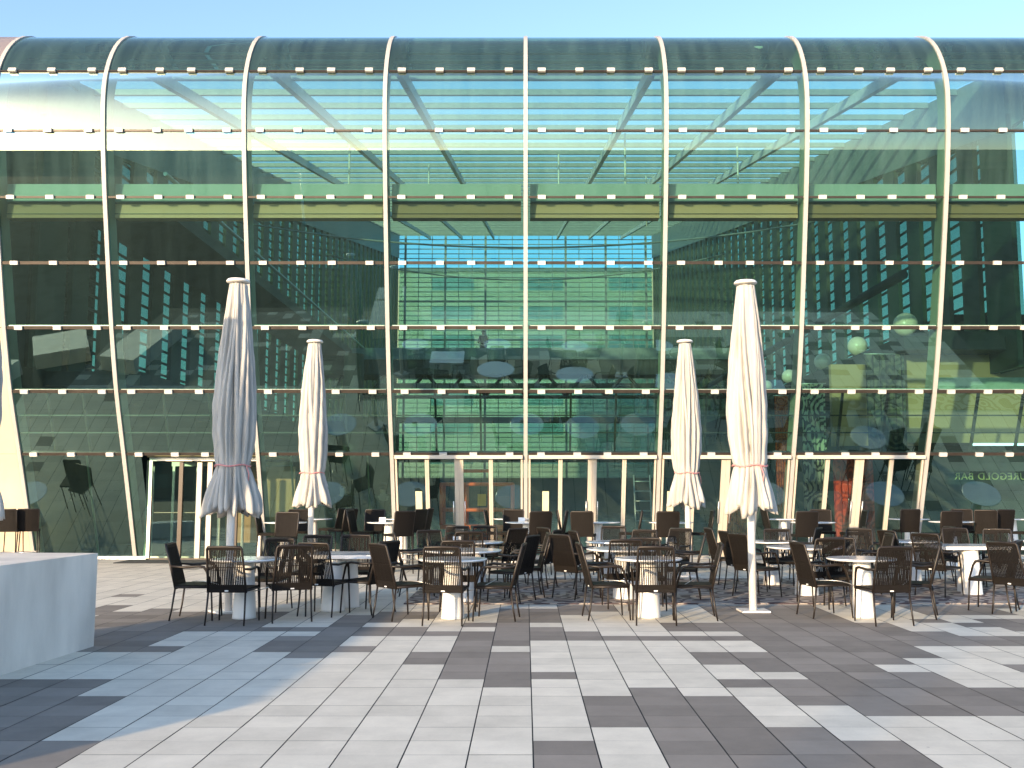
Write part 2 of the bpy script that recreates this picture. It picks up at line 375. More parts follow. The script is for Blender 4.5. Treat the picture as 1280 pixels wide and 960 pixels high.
# ------------------------------------------------------------------ the glass building
BAY = 3.04
bld = empty('glass_building', (0, 21.5, 0)); bl0 = Vector((0, 21.5, 0))
tag(bld, 'long glass hall with curved green glass front, pale ribs and dark seams', 'building')
def bpart(mb, name, m, parent=None, label=None):
    o = mb.build(name, m); o.parent = parent or bld
    o.matrix_parent_inverse = Matrix.Translation(-bl0)
    if parent is not None: o.matrix_parent_inverse = Matrix.Identity(4)
    if label: o['label'] = label
    return o
LOW = [(23.60, 0), (22.66, 2.43), (22.09, 3.80), (21.69, 5.17), (21.36, 6.55), (21.05, 7.93)]
def belly(z): return (20.745 + .0988 * max(0, 10.05 - z) ** 1.5, z)
AC, AR = (22.90, 10.05), 2.155
def arc(t): return (AC[0] - AR * math.cos(t), AC[1] + AR * math.sin(t))
t67 = math.asin((10.67 - AC[1]) / AR)
BELLY = [belly(7.93 + 1.4 * k / 8) for k in range(9)]
ARC_A = [belly(9.33 + .72 * k / 5) for k in range(6)] + [arc(t67 * k / 5) for k in range(1, 6)]
ARC_B = [arc(t67 + (R(90) - t67) * k / 10) for k in range(11)]
ARC_C = [(22.9, 12.205), (23.3, 12.205), (24.0, 12.205), (24.6, 12.205)]
PROFILE = LOW[:-1] + BELLY[:-1] + ARC_A[:-1] + ARC_B + ARC_C[1:]
def facY(z):
    for (y0, z0), (y1, z1) in zip(PROFILE, PROFILE[1:]):
        if z0 <= z <= z1 and z1 > z0: return y0 + (y1 - y0) * (z - z0) / (z1 - z0)
    return 23.6
def normals(P):
    out = []
    for i in range(len(P)):
        a = Vector(P[max(i - 1, 0)]); b = Vector(P[min(i + 1, len(P) - 1)]); t = (b - a).normalized()
        out.append(Vector((-t.y, t.x)))          # outward: towards the viewer and up
    return out
def sweep(x0, x1, P, o0, o1, b=None):
    """a bar of rectangular section x0..x1 by offsets o0..o1 off the profile"""
    b = b or MB(); bm = b.bm; N = normals(P); rings = []
    for (y, z), n in zip(P, N):
        rings.append([bm.verts.new((x, y + n.x * o, z + n.y * o)) for x, o in ((x0, o0), (x1, o0), (x1, o1), (x0, o1))])
    for r0, r1 in zip(rings, rings[1:]):
        for k in range(4): bm.faces.new((r0[k], r0[(k + 1) % 4], r1[(k + 1) % 4], r1[k]))
    bm.faces.new(rings[0][::-1]); bm.faces.new(rings[-1]); return b
XL = -3.78 * BAY
RIBX = [XL] + [k * BAY for k in range(-3, 7)]
def dense(P, step=.35):
    out = [P[0]]
    for a, b in zip(P, P[1:]):
        n = max(1, int(math.dist(a, b) / step))
        out += [(a[0] + (b[0] - a[0]) * k / n, a[1] + (b[1] - a[1]) * k / n) for k in range(1, n + 1)]
    # soften the corners a little
    for _ in range(3):
        out = [out[0]] + [((a[0] + 2 * b[0] + c[0]) / 4, (a[1] + 2 * b[1] + c[1]) / 4) for a, b, c in zip(out, out[1:], out[2:])] + [out[-1]]
    return out
PD = dense(PROFILE)
for x in RIBX:
    wd = .043
    r = bpart(sweep(x - .04, x + .04, PD, -.42, .012), 'rib', 'fin')
    bpart(sweep(x - wd, x + wd, PD, .0125, .055), 'rib_cover', 'rib', r)
SEAMS = [2.43, 3.80, 5.17, 6.55, 7.93, 9.33, 10.67]
rows = [[LOW[0], LOW[1]], [LOW[1], LOW[2]], [LOW[2], LOW[3]], [LOW[3], LOW[4]], [LOW[4], LOW[5]], BELLY, ARC_A, ARC_B + ARC_C[1:]]
bays = list(zip(RIBX, RIBX[1:]))
DOOR_BAYS = [4 - 1 + k for k in range(0, 0)]
def bay_k(x0): return round(x0 / BAY) if x0 > XL + .1 else -4
for x0, x1 in bays:
    k = bay_k(x0)
    for ri, P in enumerate(rows):
        if ri == 0 and (k in (-1, 0, 1, 2) or k == -3): continue
        mb = MB(); bm = mb.bm
        N = normals(P); jit = [random.uniform(-.0012, .0012) for _ in range(4)]
        ra = [bm.verts.new((x0 + .045, y, z)) for y, z in P]; rb = [bm.verts.new((x1 - .045, y, z)) for y, z in P]
        ra[0].co.y += jit[0]; rb[0].co.y += jit[1]; ra[-1].co.y += jit[2]; rb[-1].co.y += jit[3]
        for a in range(len(P) - 1):
            f = bm.faces.new((ra[a], rb[a], rb[a + 1], ra[a + 1])); f.smooth = len(P) > 2
        bpart(mb, 'glass_pane', 'glass_up' if ri >= 5 else 'glass')
# seams, sills, clips
def out_at(z):
    i = min(range(len(PD)), key=lambda q: abs(PD[q][1] - z) + (9 if PD[q][0] > 22.8 and z > 5 else 0)); return normals(PD)[i]
def clip_mb(cx, cy_, cz, n):
    b = MB()
    b.box(-.085, .085, -.028, .028, -.042, .042); b.bevel(.024, 3)
    t = Vector((1, 0, 0)); nn = Vector((0, n.x, n.y)); up = t.cross(nn) * -1
    mt = Matrix((t, -nn, nn.cross(t))).transposed()
    for v in b.bm.verts: v.co = mt @ v.co + Vector((cx, cy_ + n.x * .05, cz + n.y * .05))
    return b
nclip = 0; rest = MB()
for zi, z in enumerate(SEAMS):
    n = out_at(z); y = facY(z)
    for x0, x1 in bays:
        k = bay_k(x0)
        h = .022 if zi >= 4 else .034
        b = MB(); b.box(-(x1 - x0) / 2 + .065, (x1 - x0) / 2 - .065, -.03, .10 if zi < 4 else .06, -h, h)
        mt = Matrix((Vector((1, 0, 0)), Vector((0, -n.x, -n.y)), Vector((0, -n.y, n.x)))).transposed()
        for v in b.bm.verts: v.co = mt @ v.co + Vector(((x0 + x1) / 2, y, z))
        sb = bpart(b, 'seam_bar', 'bronze')
        if zi in (1, 2):
            b = MB(); b.box(x0 + .10, x1 - .07, y - .012, y + .10, z + .036, z + .062); bpart(b, 'sill', 'sill', sb)
        fr = (.115, .385, .61, .88) if k > -4 else (.14, .50, .87)
        for q in fr:
            cx = x0 + (x1 - x0) * q
            if zi >= 1 and k in (-2, -1, 0, 1):
                bpart(clip_mb(cx, y, z, n), 'clip', 'clip', sb); nclip += 1
            else:
                c = clip_mb(cx, y, z, n)
                c.bm.verts.index_update()
                mp = {v: rest.bm.verts.new(v.co) for v in c.bm.verts}
                for f in c.bm.faces: rest.bm.faces.new([mp[v] for v in f.verts])
                c.bm.free()
o = bpart(rest, 'clip', 'clip'); o['kind'] = 'stuff'
# window bars of the first floor strip
for x0, x1 in bays:
    b = MB()
    for q in (1 / 3, 2 / 3):
        x = x0 + (x1 - x0) * q; sweep(x - .022, x + .022, [(22.66, 2.47), (22.09, 3.76)], -.11, -.03, b)
    for z in (2.90, 3.28):
        y = facY(z); b.box(x0 + .06, x1 - .06, y + .031, y + .09, z - .014, z + .014)
    bpart(b, 'window_bar', 'bronze')
# blind boxes behind the glass
for x0, x1 in bays:
    bx = MB().box(x0 + .10, x1 - .10, 21.30, 21.62, 7.90, 8.30); bx.bevel(.02, 1)
    o = bpart(bx, 'blind_box', 'blind')
    bx = MB().box(x0 + .10, x1 - .10, 21.34, 21.62, 7.55, 7.87); bx.bevel(.02, 1)
    o = bpart(bx, 'awning_box', 'box_beige')
    bpart(MB().box(x0 + .1, x1 - .1, 21.325, 21.337, 7.63, 7.645), 'groove', 'bronze', o)
# entrance doors along four bays
dl, dh = Vector((0, 23.60, 0)), Vector((0, 22.66, 2.43))
def slope(z): return 23.60 + (22.66 - 23.60) * z / 2.43
def plate(x0, x1, z0, z1, f, bk, b=None):
    b = b or MB(); bm = b.bm
    pts = [(x0, z0), (x1, z0), (x1, z1), (x0, z1)]
    fr = [bm.verts.new((x, slope(z) - f, z)) for x, z in pts]; ba = [bm.verts.new((x, slope(z) + bk, z)) for x, z in pts]
    bm.faces.new(fr); bm.faces.new(ba[::-1])
    for q in range(4): bm.faces.new((fr[q], ba[q], ba[(q + 1) % 4], fr[(q + 1) % 4]))
    return b
for x0, x1 in bays:
    k = bay_k(x0)
    if k in (-1, 0, 1, 2):
        bpart(MB().box(x0 + .07, x1 - .07, 22.55, 22.68, 2.31, 2.392), 'transom', 'doorframe')
        W = (x1 - x0 - .13) / 4
        for q in range(4):
            a = x0 + .065 + q * W; bb = a + W
            la = .045 if q != 2 else .10; lb = .045 if q != 1 else .10
            fm = MB(); plate(a + .002, a + la, .02, 2.305, .05, .03, fm); plate(bb - lb, bb - .002, .02, 2.305, .05, .03, fm)
            plate(a + la, bb - lb, .02, .10, .045, .025, fm)
            d = bpart(fm, 'glass_door', 'doorframe')
            pn = MB(); pn.quad([(a + la, slope(.1) - .01, .1), (bb - lb, slope(.1) - .01, .1), (bb - lb, slope(2.3) - .01, 2.3), (a + la, slope(2.3) - .01, 2.3)])
            bpart(pn, 'pane', 'glass_door', d)
            if q in (1, 2):
                hx = bb - lb - .03 if q == 1 else a + la + .03
                bpart(MB().tube([(hx, slope(.85) - .10, .85), (hx, slope(1.35) - .10, 1.35)], .014), 'handle', 'alu', d)
for px in (523.5, 682, 838):
    x = X(px, 23.0, 1.3)
    bpart(plate(x - .075, x + .075, 1.02, 1.58, .055, -.045), 'notice', 'notice')
# ground floor posts in the plain bays
for x in (-3.60, -5.35, -10.0):
    bpart(plate(x - .018, x + .018, .05, 2.39, -.02, .07), 'glazing_post', 'fin')
bpart(MB().box(XL, 20, 23.52, 23.66, .0, .07), 'plinth', 'alu')
# lobby with glass doors set back in one bay
vx0, vx1 = X(184, 23.2), X(326, 23.2)
lob = MB()
YV = 23.15
for xa, xb, ya, yb, za, zb in ((vx0, vx0 + .07, YV, YV + .1, 0, 2.36), (vx1 - .07, vx1, YV, YV + .1, 0, 2.36), (vx0 + .072, vx1 - .072, YV, YV + .1, 2.28, 2.36)):
    lob.box(xa, xb, ya, yb, za, zb)
lo = bpart(lob, 'lobby_frame', 'alu')
for px, ww, m_ in ((226, .045, 'bronze'), (249, .055, 'doorframe'), (262, .055, 'doorframe'), (296, .03, 'bronze')):
    x = X(px, 23.3); bpart(MB().box(x - ww, x + ww, YV + .005, YV + .085, .05, 2.247), 'lobby_post', m_, lo)
bpart(MB().box(vx0 + .092, vx1 - .092, YV + .086, YV + .094, 1.08, 1.10), 'push_rail', 'doorframe', lo)
bpart(MB().quad([(vx0 + .09, YV + .05, .05), (vx1 - .09, YV + .05, .05), (vx1 - .09, YV + .05, 2.25), (vx0 + .09, YV + .05, 2.25)]), 'pane', 'glass_door', lo)
bpart(MB().box(vx0, vx1, YV, YV + .1, .001, .05), 'threshold', 'bronze', lo)
for xa, xb in ((-9.08, vx0 - .01), (vx1 + .01, -6.12)):
    if xb - xa > .03:
        bpart(MB().quad([(xa, slope(.07), .07), (xb, slope(.07) - .0, .07), (xb, slope(2.4), 2.4), (xa, slope(2.4), 2.4)]), 'side_pane', 'glass', lo)
        bpart(MB().box(xa + .12, xa + .17, 23.62, 23.7, .05, 2.3), 'side_post', 'fin', lo)
# inner doors of the lobby
inn = MB()
for px in (190, 216, 246, 274, 304):
    x = X(px, 25.0); inn.box(x - .03, x + .03, 24.9, 24.95, 0, 2.2)
inn.box(vx0 - .1, vx1 + .3, 24.9, 24.95, 2.2, 2.3)
bpart(inn, 'inner_door_frame', 'alu', lo)
bpart(MB().box(vx0 - .1, vx1 + .3, YV + .11, 24.88, 2.37, 2.42), 'lobby_ceiling', 'cream', lo)
bpart(MB().box(vx0 + 1.2, vx1 + .3, 25.2, 25.25, .3, 2.2), 'lobby_wall', 'cream', lo)
bpart(MB().box(vx0 - .35, vx1 + .2, 22.2, 23.1, .005, .02), 'door_mat', 'mat')
# closed end of the hall, left of the glass
b = MB(); N = normals(PD)
for zz in range(1):
    sweep(-24, XL - .06, [p for p in PD if p[1] < 10.9 and p[0] < 22.9 or p[1] < 8], -.3, .03, b)
bpart(b, 'end_cladding', 'cladding')
b = sweep(-24, XL - .06, [p for p in PD if p[1] >= 10.6], -.3, .035); bpart(b, 'end_roof', 'cladding_top')
for z in (2.43, 5.17, 7.93):
    bpart(MB().box(-24, XL - .07, facY(z) - .036, facY(z) - .02, z - .008, z + .008), 'cladding_joint', 'bronze')

# --- inside of the hall
WN, YE = 12.0, 93.0
def roofZ(y): return 12.17 + (y - 24.0) * (25.9 - 12.17) / (YE - 24.0)
fl = MB().quad([(-24, 23.6, .004), (24, 23.6, .004), (24, YE, .004), (-24, YE, .004)]); bpart(fl, 'hall_floor', 'floor')
bpart(MB().quad([(-WN, 24.0, roofZ(24.0) + .02), (WN, 24.0, roofZ(24.0) + .02), (WN, YE, 25.92), (-WN, YE, 25.92)]), 'roof_glazing', 'glass_roof')
for q in range(36):
    y = 24.8 + q * 1.92; z = roofZ(y)
    bpart(MB().box(-WN, WN, y - .05, y + .05, z - .17, z - .005), 'purlin', 'purlin')
for k in range(-3, 4):
    b = MB()
    x = k * BAY
    for (ya, yb) in ((23.1, YE),):
        za, zb = roofZ(ya) - .18, roofZ(yb) - .18
        vs = [b.bm.verts.new(c) for c in ((x - .08, ya, za - .28), (x + .08, ya, za - .28), (x + .08, yb, zb - .28), (x - .08, yb, zb - .28), (x - .08, ya, za), (x + .08, ya, za), (x + .08, yb, zb), (x - .08, yb, zb))]
        for f in ((0, 3, 2, 1), (4, 5, 6, 7), (0, 1, 5, 4), (1, 2, 6, 5), (2, 3, 7, 6), (3, 0, 4, 7)): b.bm.faces.new([vs[i] for i in f])
    if k != 0: bpart(b, 'roof_beam', 'beam')
    else: b.bm.free()
for y_, z_, r_, m_ in ((22.55, 11.86, .035, 'sill'), (22.45, 11.62, .05, 'sill'), (22.2, 11.30, .03, 'sill'), (22.7, 11.45, .06, 'purlin')):
    bpart(MB().tube([(-24, y_, z_), (24, y_, z_)], r_), 'crown_rail', m_)
# front part of the side aisles is roofed, behind it the walls stand free
for s in (-1, 1):
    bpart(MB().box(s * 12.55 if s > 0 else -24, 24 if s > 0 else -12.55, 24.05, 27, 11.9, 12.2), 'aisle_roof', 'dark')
# slotted side walls
for s in (-1, 1):
    q = 0; y = 26.0
    bpart(MB().box(*sorted((s * (WN + .03), s * (WN + .16))), 24.1, 25.6, 4.6, 11.0), 'pier', 'pier')
    while y < YE - 1:
        xa, xb = sorted((s * (WN + .03), s * (WN + .16)))
        bpart(MB().box(xa, xb, y, y + .98, 4.6, roofZ(y) - 1.2), 'pier', 'pier'); y += 1.87
    xa, xb = sorted((s * (WN + .02), s * (WN + .48)))
    b = MB(); bm = b.bm
    zz = [(24.1, roofZ(24.1) - 1.21), (YE, roofZ(YE) - 1.9)]
    for (y0, z0), (y1, z1) in zip(zz, zz[1:]):
        v = [bm.verts.new(c) for c in ((xa, y0, z0 - .4), (xb, y0, z0 - .4), (xb, y1, z1 - .4), (xa, y1, z1 - .4), (xa, y0, roofZ(y0)), (xb, y0, roofZ(y0)), (xb, y1, roofZ(y1)), (xa, y1, roofZ(y1)))]
        for f in ((0, 3, 2, 1), (4, 5, 6, 7), (0, 1, 5, 4), (1, 2, 6, 5), (2, 3, 7, 6), (3, 0, 4, 7)): bm.faces.new([v[i] for i in f])
    bpart(b, 'wall_head', 'purlin')
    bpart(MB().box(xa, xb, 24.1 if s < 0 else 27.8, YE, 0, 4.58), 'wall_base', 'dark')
    b = MB(); z = 5.0
    while z < 23:
        y0 = 24.3 if z < 10.5 else 24 + (z - 10.9) / .199
        if y0 < YE - 3: b.box(s * WN + (.17 if s > 0 else -.20), s * WN + (.20 if s > 0 else -.17), y0, YE - .2, z, z + .08)
        z += .40
    bpart(b, 'slot_transoms', 'bronze')
    v = [(s * (WN + .3), 24.2, 4.6), (s * (WN + .3), YE, 4.6), (s * (WN + .3), YE, roofZ(YE)), (s * (WN + .3), 24.2, roofZ(24.2))]
    bpart(MB().quad(v), 'slot_glazing', 'glass_slot')
# slack cables under the roof
for y_, z_, sag in ((40, 12.6, 1.1), (58, 15.6, 1.6)):
    bpart(MB().tube([(-11.9 + 23.8 * q / 24, y_, z_ - sag * (1 - ((q - 12) / 12) ** 2)) for q in range(25)], .04), 'roof_cable', 'purlin')
for x_, y_ in ((-6.2, 34), (-4.1, 41), (1.3, 38), (3.4, 33), (5.6, 45), (7.9, 36)):
    bpart(MB().tube([(x_, y_, roofZ(y_) - .2), (x_, y_, roofZ(y_) - 2.6)], .035), 'hanger', 'sill')
# rear glass wall with its grid
bpart(MB().quad([(-WN, YE, 0), (WN, YE, 0), (WN, YE, 25.9), (-WN, YE, 25.9)]), 'rear_glazing', 'glass_rear')
b = MB()
for q in range(-9, 10):
    x = q * 1.27; t = .10 if q % 3 == 0 else .03
    b.box(x - t, x + t, YE - .16, YE - .02, 0, 25.8)
z = 1.0
while z < 25.8:
    t = .09 if abs((z - 1.0) / .46 % 8) < .1 else .03
    b.box(-WN, WN, YE - .14, YE - .03, z - t, z + t); z += .46
bpart(b, 'rear_grid', 'purlin')
# bridge across the hall
br = bpart(MB().box(-11.9, 11.9, 54, 56, 7.9, 8.72), 'bridge', 'slab')
bpart(MB().box(-11.9, 11.9, 53.9, 53.97, 8.73, 9.35), 'parapet', 'purlin', br)
b = MB()
for q in range(-5, 6):
    x = q * 2.2
    b.tube([(x - 1.0, 54.4, 7.9), (x, 54.4, 6.75)], .09); b.tube([(x + 1.0, 54.4, 7.9), (x, 54.4, 6.75)], .09)
b.tube([(-11.9, 54.4, 6.7), (11.9, 54.4, 6.7)], .10)
bpart(b, 'truss', 'slab', br)
# cross decks further back, low in the hall
for (y, z, h) in ((70, 3.6, .5), (70, 6.4, .35), (78, 9.6, .4)):
    bpart(MB().box(-11.9, 11.9, y, y + 1.6, z, z + h), 'deck', 'slab')
# galleries along both sides
bpart(MB().box(9.45, 11.98, 24.6, 66, 5.10, 5.45), 'gallery', 'slab')
bpart(MB().tube([(9.5, 24.6, 7.0), (9.5, 70, 7.0)], .13), 'handrail', 'slab')
bpart(MB().box(-11.98, -9.5, 25.6, 66, 8.9, 9.25), 'gallery', 'slab')
bpart(MB().tube([(-9.5, 25.5, 9.9), (-9.5, 66, 9.9)], .06), 'handrail', 'alu')
bpart(MB().box(-11.98, -9.6, 24.6, 40, 4.2, 4.55), 'gallery', 'slab')
bpart(MB().box(10.2, 20, 25.0, 30, 5.12, 5.62), 'gallery', 'slab')
# rooms to the sides of the nave
bpart(MB().box(X(1040, 27.5, 4), X(1150, 27.5, 4), 27.5, 27.7, 2.82, 5.09), 'room_wall', 'cream')
bpart(MB().box(X(1128, 25.6, 4), 20, 25.6, 25.8, 2.82, 5.11), 'room_wall', 'cream')
b = MB().box(X(1172, 25.5, 4), 20, 25.53, 25.597, 4.10, 4.50); bpart(b, 'wall_stripe', 'sill')
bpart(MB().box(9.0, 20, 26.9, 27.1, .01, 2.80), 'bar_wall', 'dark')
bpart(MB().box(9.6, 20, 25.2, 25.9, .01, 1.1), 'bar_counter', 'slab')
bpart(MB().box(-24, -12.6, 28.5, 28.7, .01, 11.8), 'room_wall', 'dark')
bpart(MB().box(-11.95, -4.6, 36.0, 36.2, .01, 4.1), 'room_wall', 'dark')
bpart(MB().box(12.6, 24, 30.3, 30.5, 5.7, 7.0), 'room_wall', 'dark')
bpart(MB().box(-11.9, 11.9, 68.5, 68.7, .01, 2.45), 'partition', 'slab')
for (px, Y0) in ((441, 27.0), (66, 26)):
    x = X(px, Y0, 3); bpart(MB().lathe([(.27, 0.01), (.27, 5.3)], 20, (x, Y0)), 'column', 'dark')

# hanging fabric panels, globe lamps, bar sign
def panel(px0, px1, y0, y1, Y, m_, label):
    x0, x1 = X(px0, Y, 3), X(px1, Y, 3); z0, z1 = max(.05, Zat(y1, Y)), Zat(y0, Y)
    t = empty('fabric_panel', ((x0 + x1) / 2, Y, z0)); tag(t, label, 'fabric panel', 'printed fabric panels inside the hall')
    hw = (x1 - x0) / 2; b = MB(); bm = b.bm; n = 18; rr = []
    for q in range(n + 1):
        x = -hw + 2 * hw * q / n; yy = .04 * math.sin(q * 1.9)
        rr.append((x, yy))
    fr = [[bm.verts.new((x, yy + d, z)) for x, yy in rr] for d, z in ((-.004, 0), (-.004, z1 - z0), (.004, z1 - z0), (.004, 0))]
    for a in range(4):
        c, d = fr[a], fr[(a + 1) % 4]
        for q in range(n): bm.faces.new((c[q], c[q + 1], d[q + 1], d[q]))
    b.build('cloth', m_, t)
    MB().tube([(-hw - .03, 0, z1 - z0 + .012), (hw + .03, 0, z1 - z0 + .012)], .012).build('rail', 'alu', t)
panel(1003, 1033, 480, 655, 26.2, 'floral_light', 'narrow fabric panel with black flowers on cream hanging below the gallery')
panel(1085, 1134, 443, 562, 25.3, 'floral_dark', 'wide dark fabric panel with grey curling pattern below the globe lamps')
panel(969, 986, 495, 640, 26.8, 'floral_orange', 'thin orange printed fabric strip left of the black flowered panel')
panel(1040, 1090, 570, 700, 25.0, 'floral_red', 'red fabric panel with a large flower standing behind the glass doors')
panel(903, 930, 612, 690, 25.4, 'floral_orange', 'low orange brown cloth screen behind the tall right parasol')
gl = None
for px, py, rad, words in ((1140, 395, .30, 'largest white globe lamp standing first on the gallery edge'), (1078, 422, .28, 'white globe lamp second along the gallery edge'),
                    (1033, 443, .27, 'white globe lamp third along the gallery edge, above the black flowered panel'), (990, 461, .26, 'small white globe lamp fourth along the gallery, half behind a rib'),
                    (961, 476, .25, 'smallest white globe lamp, deepest along the gallery edge')):
    Y = 9.62 * 1244 / (px - 657) / .995
    t = empty('globe_lamp', (9.62, Y, 5.452)); tag(t, words, 'globe lamp', 'white globe lamps on the gallery')
    MB().lathe([(.06, 0), (.06, .03)], 16).build('foot', 'alu', t)
    b = MB(); bmesh.ops.create_uvsphere(b.bm, u_segments=28, v_segments=18, radius=rad, matrix=Matrix.Translation((0, 0, rad + .025)))
    for f in b.bm.faces: f.smooth = True
    b.build('shade', 'globe', t)
# lettering of the bar seen from its back
sg = empty('bar_sign', (X(1193, 24.9, 1.9), 24.9, Zat(599.5, 24.9)))
tag(sg, 'gold bar name in mirrored capital letters on a dark band behind glass', 'sign')
cu = bpy.data.curves.new('lettering', 'FONT'); cu.body = 'PUREGOLD BAR'; cu.size = .245; cu.extrude = .008; cu.space_character = 1.12
to = bpy.data.objects.new('lettering_source', cu); COL.objects.link(to)
bpy.context.view_layer.update()
me = bpy.data.meshes.new_from_object(to.evaluated_get(bpy.context.evaluated_depsgraph_get())); bpy.data.objects.remove(to)
wt = max(v.co.x for v in me.vertices)
for v in me.vertices: v.co = Vector((wt - v.co.x, -.012 - v.co.z, v.co.y))
me.flip_normals(); me.name = 'lettering'; me.materials.clear(); me.materials.append(M['gold'])
lt = bpy.data.objects.new('lettering', me); COL.objects.link(lt); lt.parent = sg
MB().box(-.25, wt + .4, .0, .03, -.12, .30).build('sign_band', 'dark', sg)

# ------------------------------------------------------------------ orange lift inside
def lift():
    Y = 24.6
    t = empty('scissor_lift', (X(597, Y, 1), Y, .01)); tag(t, 'orange scissor lift with folded arms and railed platform parked inside the hall', 'scissor lift')
    c = MB().box(-.85, .85, -.38, .38, .16, .46); c.bevel(.03, 2); c.build('chassis', 'orange', t)
    for x in (-.6, .6):
        for y in (-.36, .36):
            wl = MB().tube([(x, y - .06, .17), (x, y + .06, .17)], .17, 18).build('wheel', 'rubber', t)
            MB().tube([(x, y - .065, .17), (x, y + .065, .17)], .08, 12).build('hub', 'orange', wl)
    for s, y in ((1, -.28), (1, .28), (-1, -.2), (-1, .2)):
        MB().tube([(-.75 * s, y, .48), (.75 * s, y, .62)], .035).build('scissor_arm', 'orange', t)
    p = MB().box(-.88, .88, -.42, .42, .66, .76).build('platform', 'orange', t)
    b = MB()
    for q in range(4): b.box(-.15 + q * .16, -.07 + q * .16, -.424, -.421, .665, .755)
    b.build('hazard_stripes', 'rubber', p)
    rails = MB()
    for z in (1.12, 1.34, 1.74):
        if z == 1.34: continue
        for y in (-.4, .4): rails.tube([(-.86, y, z), (.86, y, z)], .045)
        for x in (-.86, .86): rails.tube([(x, -.4, z), (x, .4, z)], .045)
    for x in (-.86, -.28, .3, .86):
        for y in (-.4, .4): rails.tube([(x, y, .76), (x, y, 1.75)], .045)
    rails.tube([(-.45, -.4, 1.75), (-.42, -.4, 2.06), (.30, -.4, 2.06), (.33, -.4, 1.75)], .045)
    rails.build('guard_rail', 'orange', t)
    MB().box(.02, .22, -.46, -.38, 1.22, 1.50).bevel(.01, 1).build('control_box', 'yellow', t)
    MB().box(.5, .84, -.3, .3, .78, 1.45).bevel(.03, 2).build('toolbox', 'facade_dark', t)
lift()
ld_ = empty('step_ladder', (X(806, 26.5), 26.5, .01), R(8)); tag(ld_, 'grey metal scaffold ladder frame standing inside behind the glass doors', 'ladder')
b = MB()
for x in (-.22, .22): b.tube([(x, 0, 0), (x, .25, 2.0)], .02)
b.build('rails', 'ladder', ld_)
for q in range(7): MB().tube([(-.22, .03 + q * .033, .27 + q * .26), (.22, .03 + q * .033, .27 + q * .26)], .015).build('rung', 'ladder', ld_)

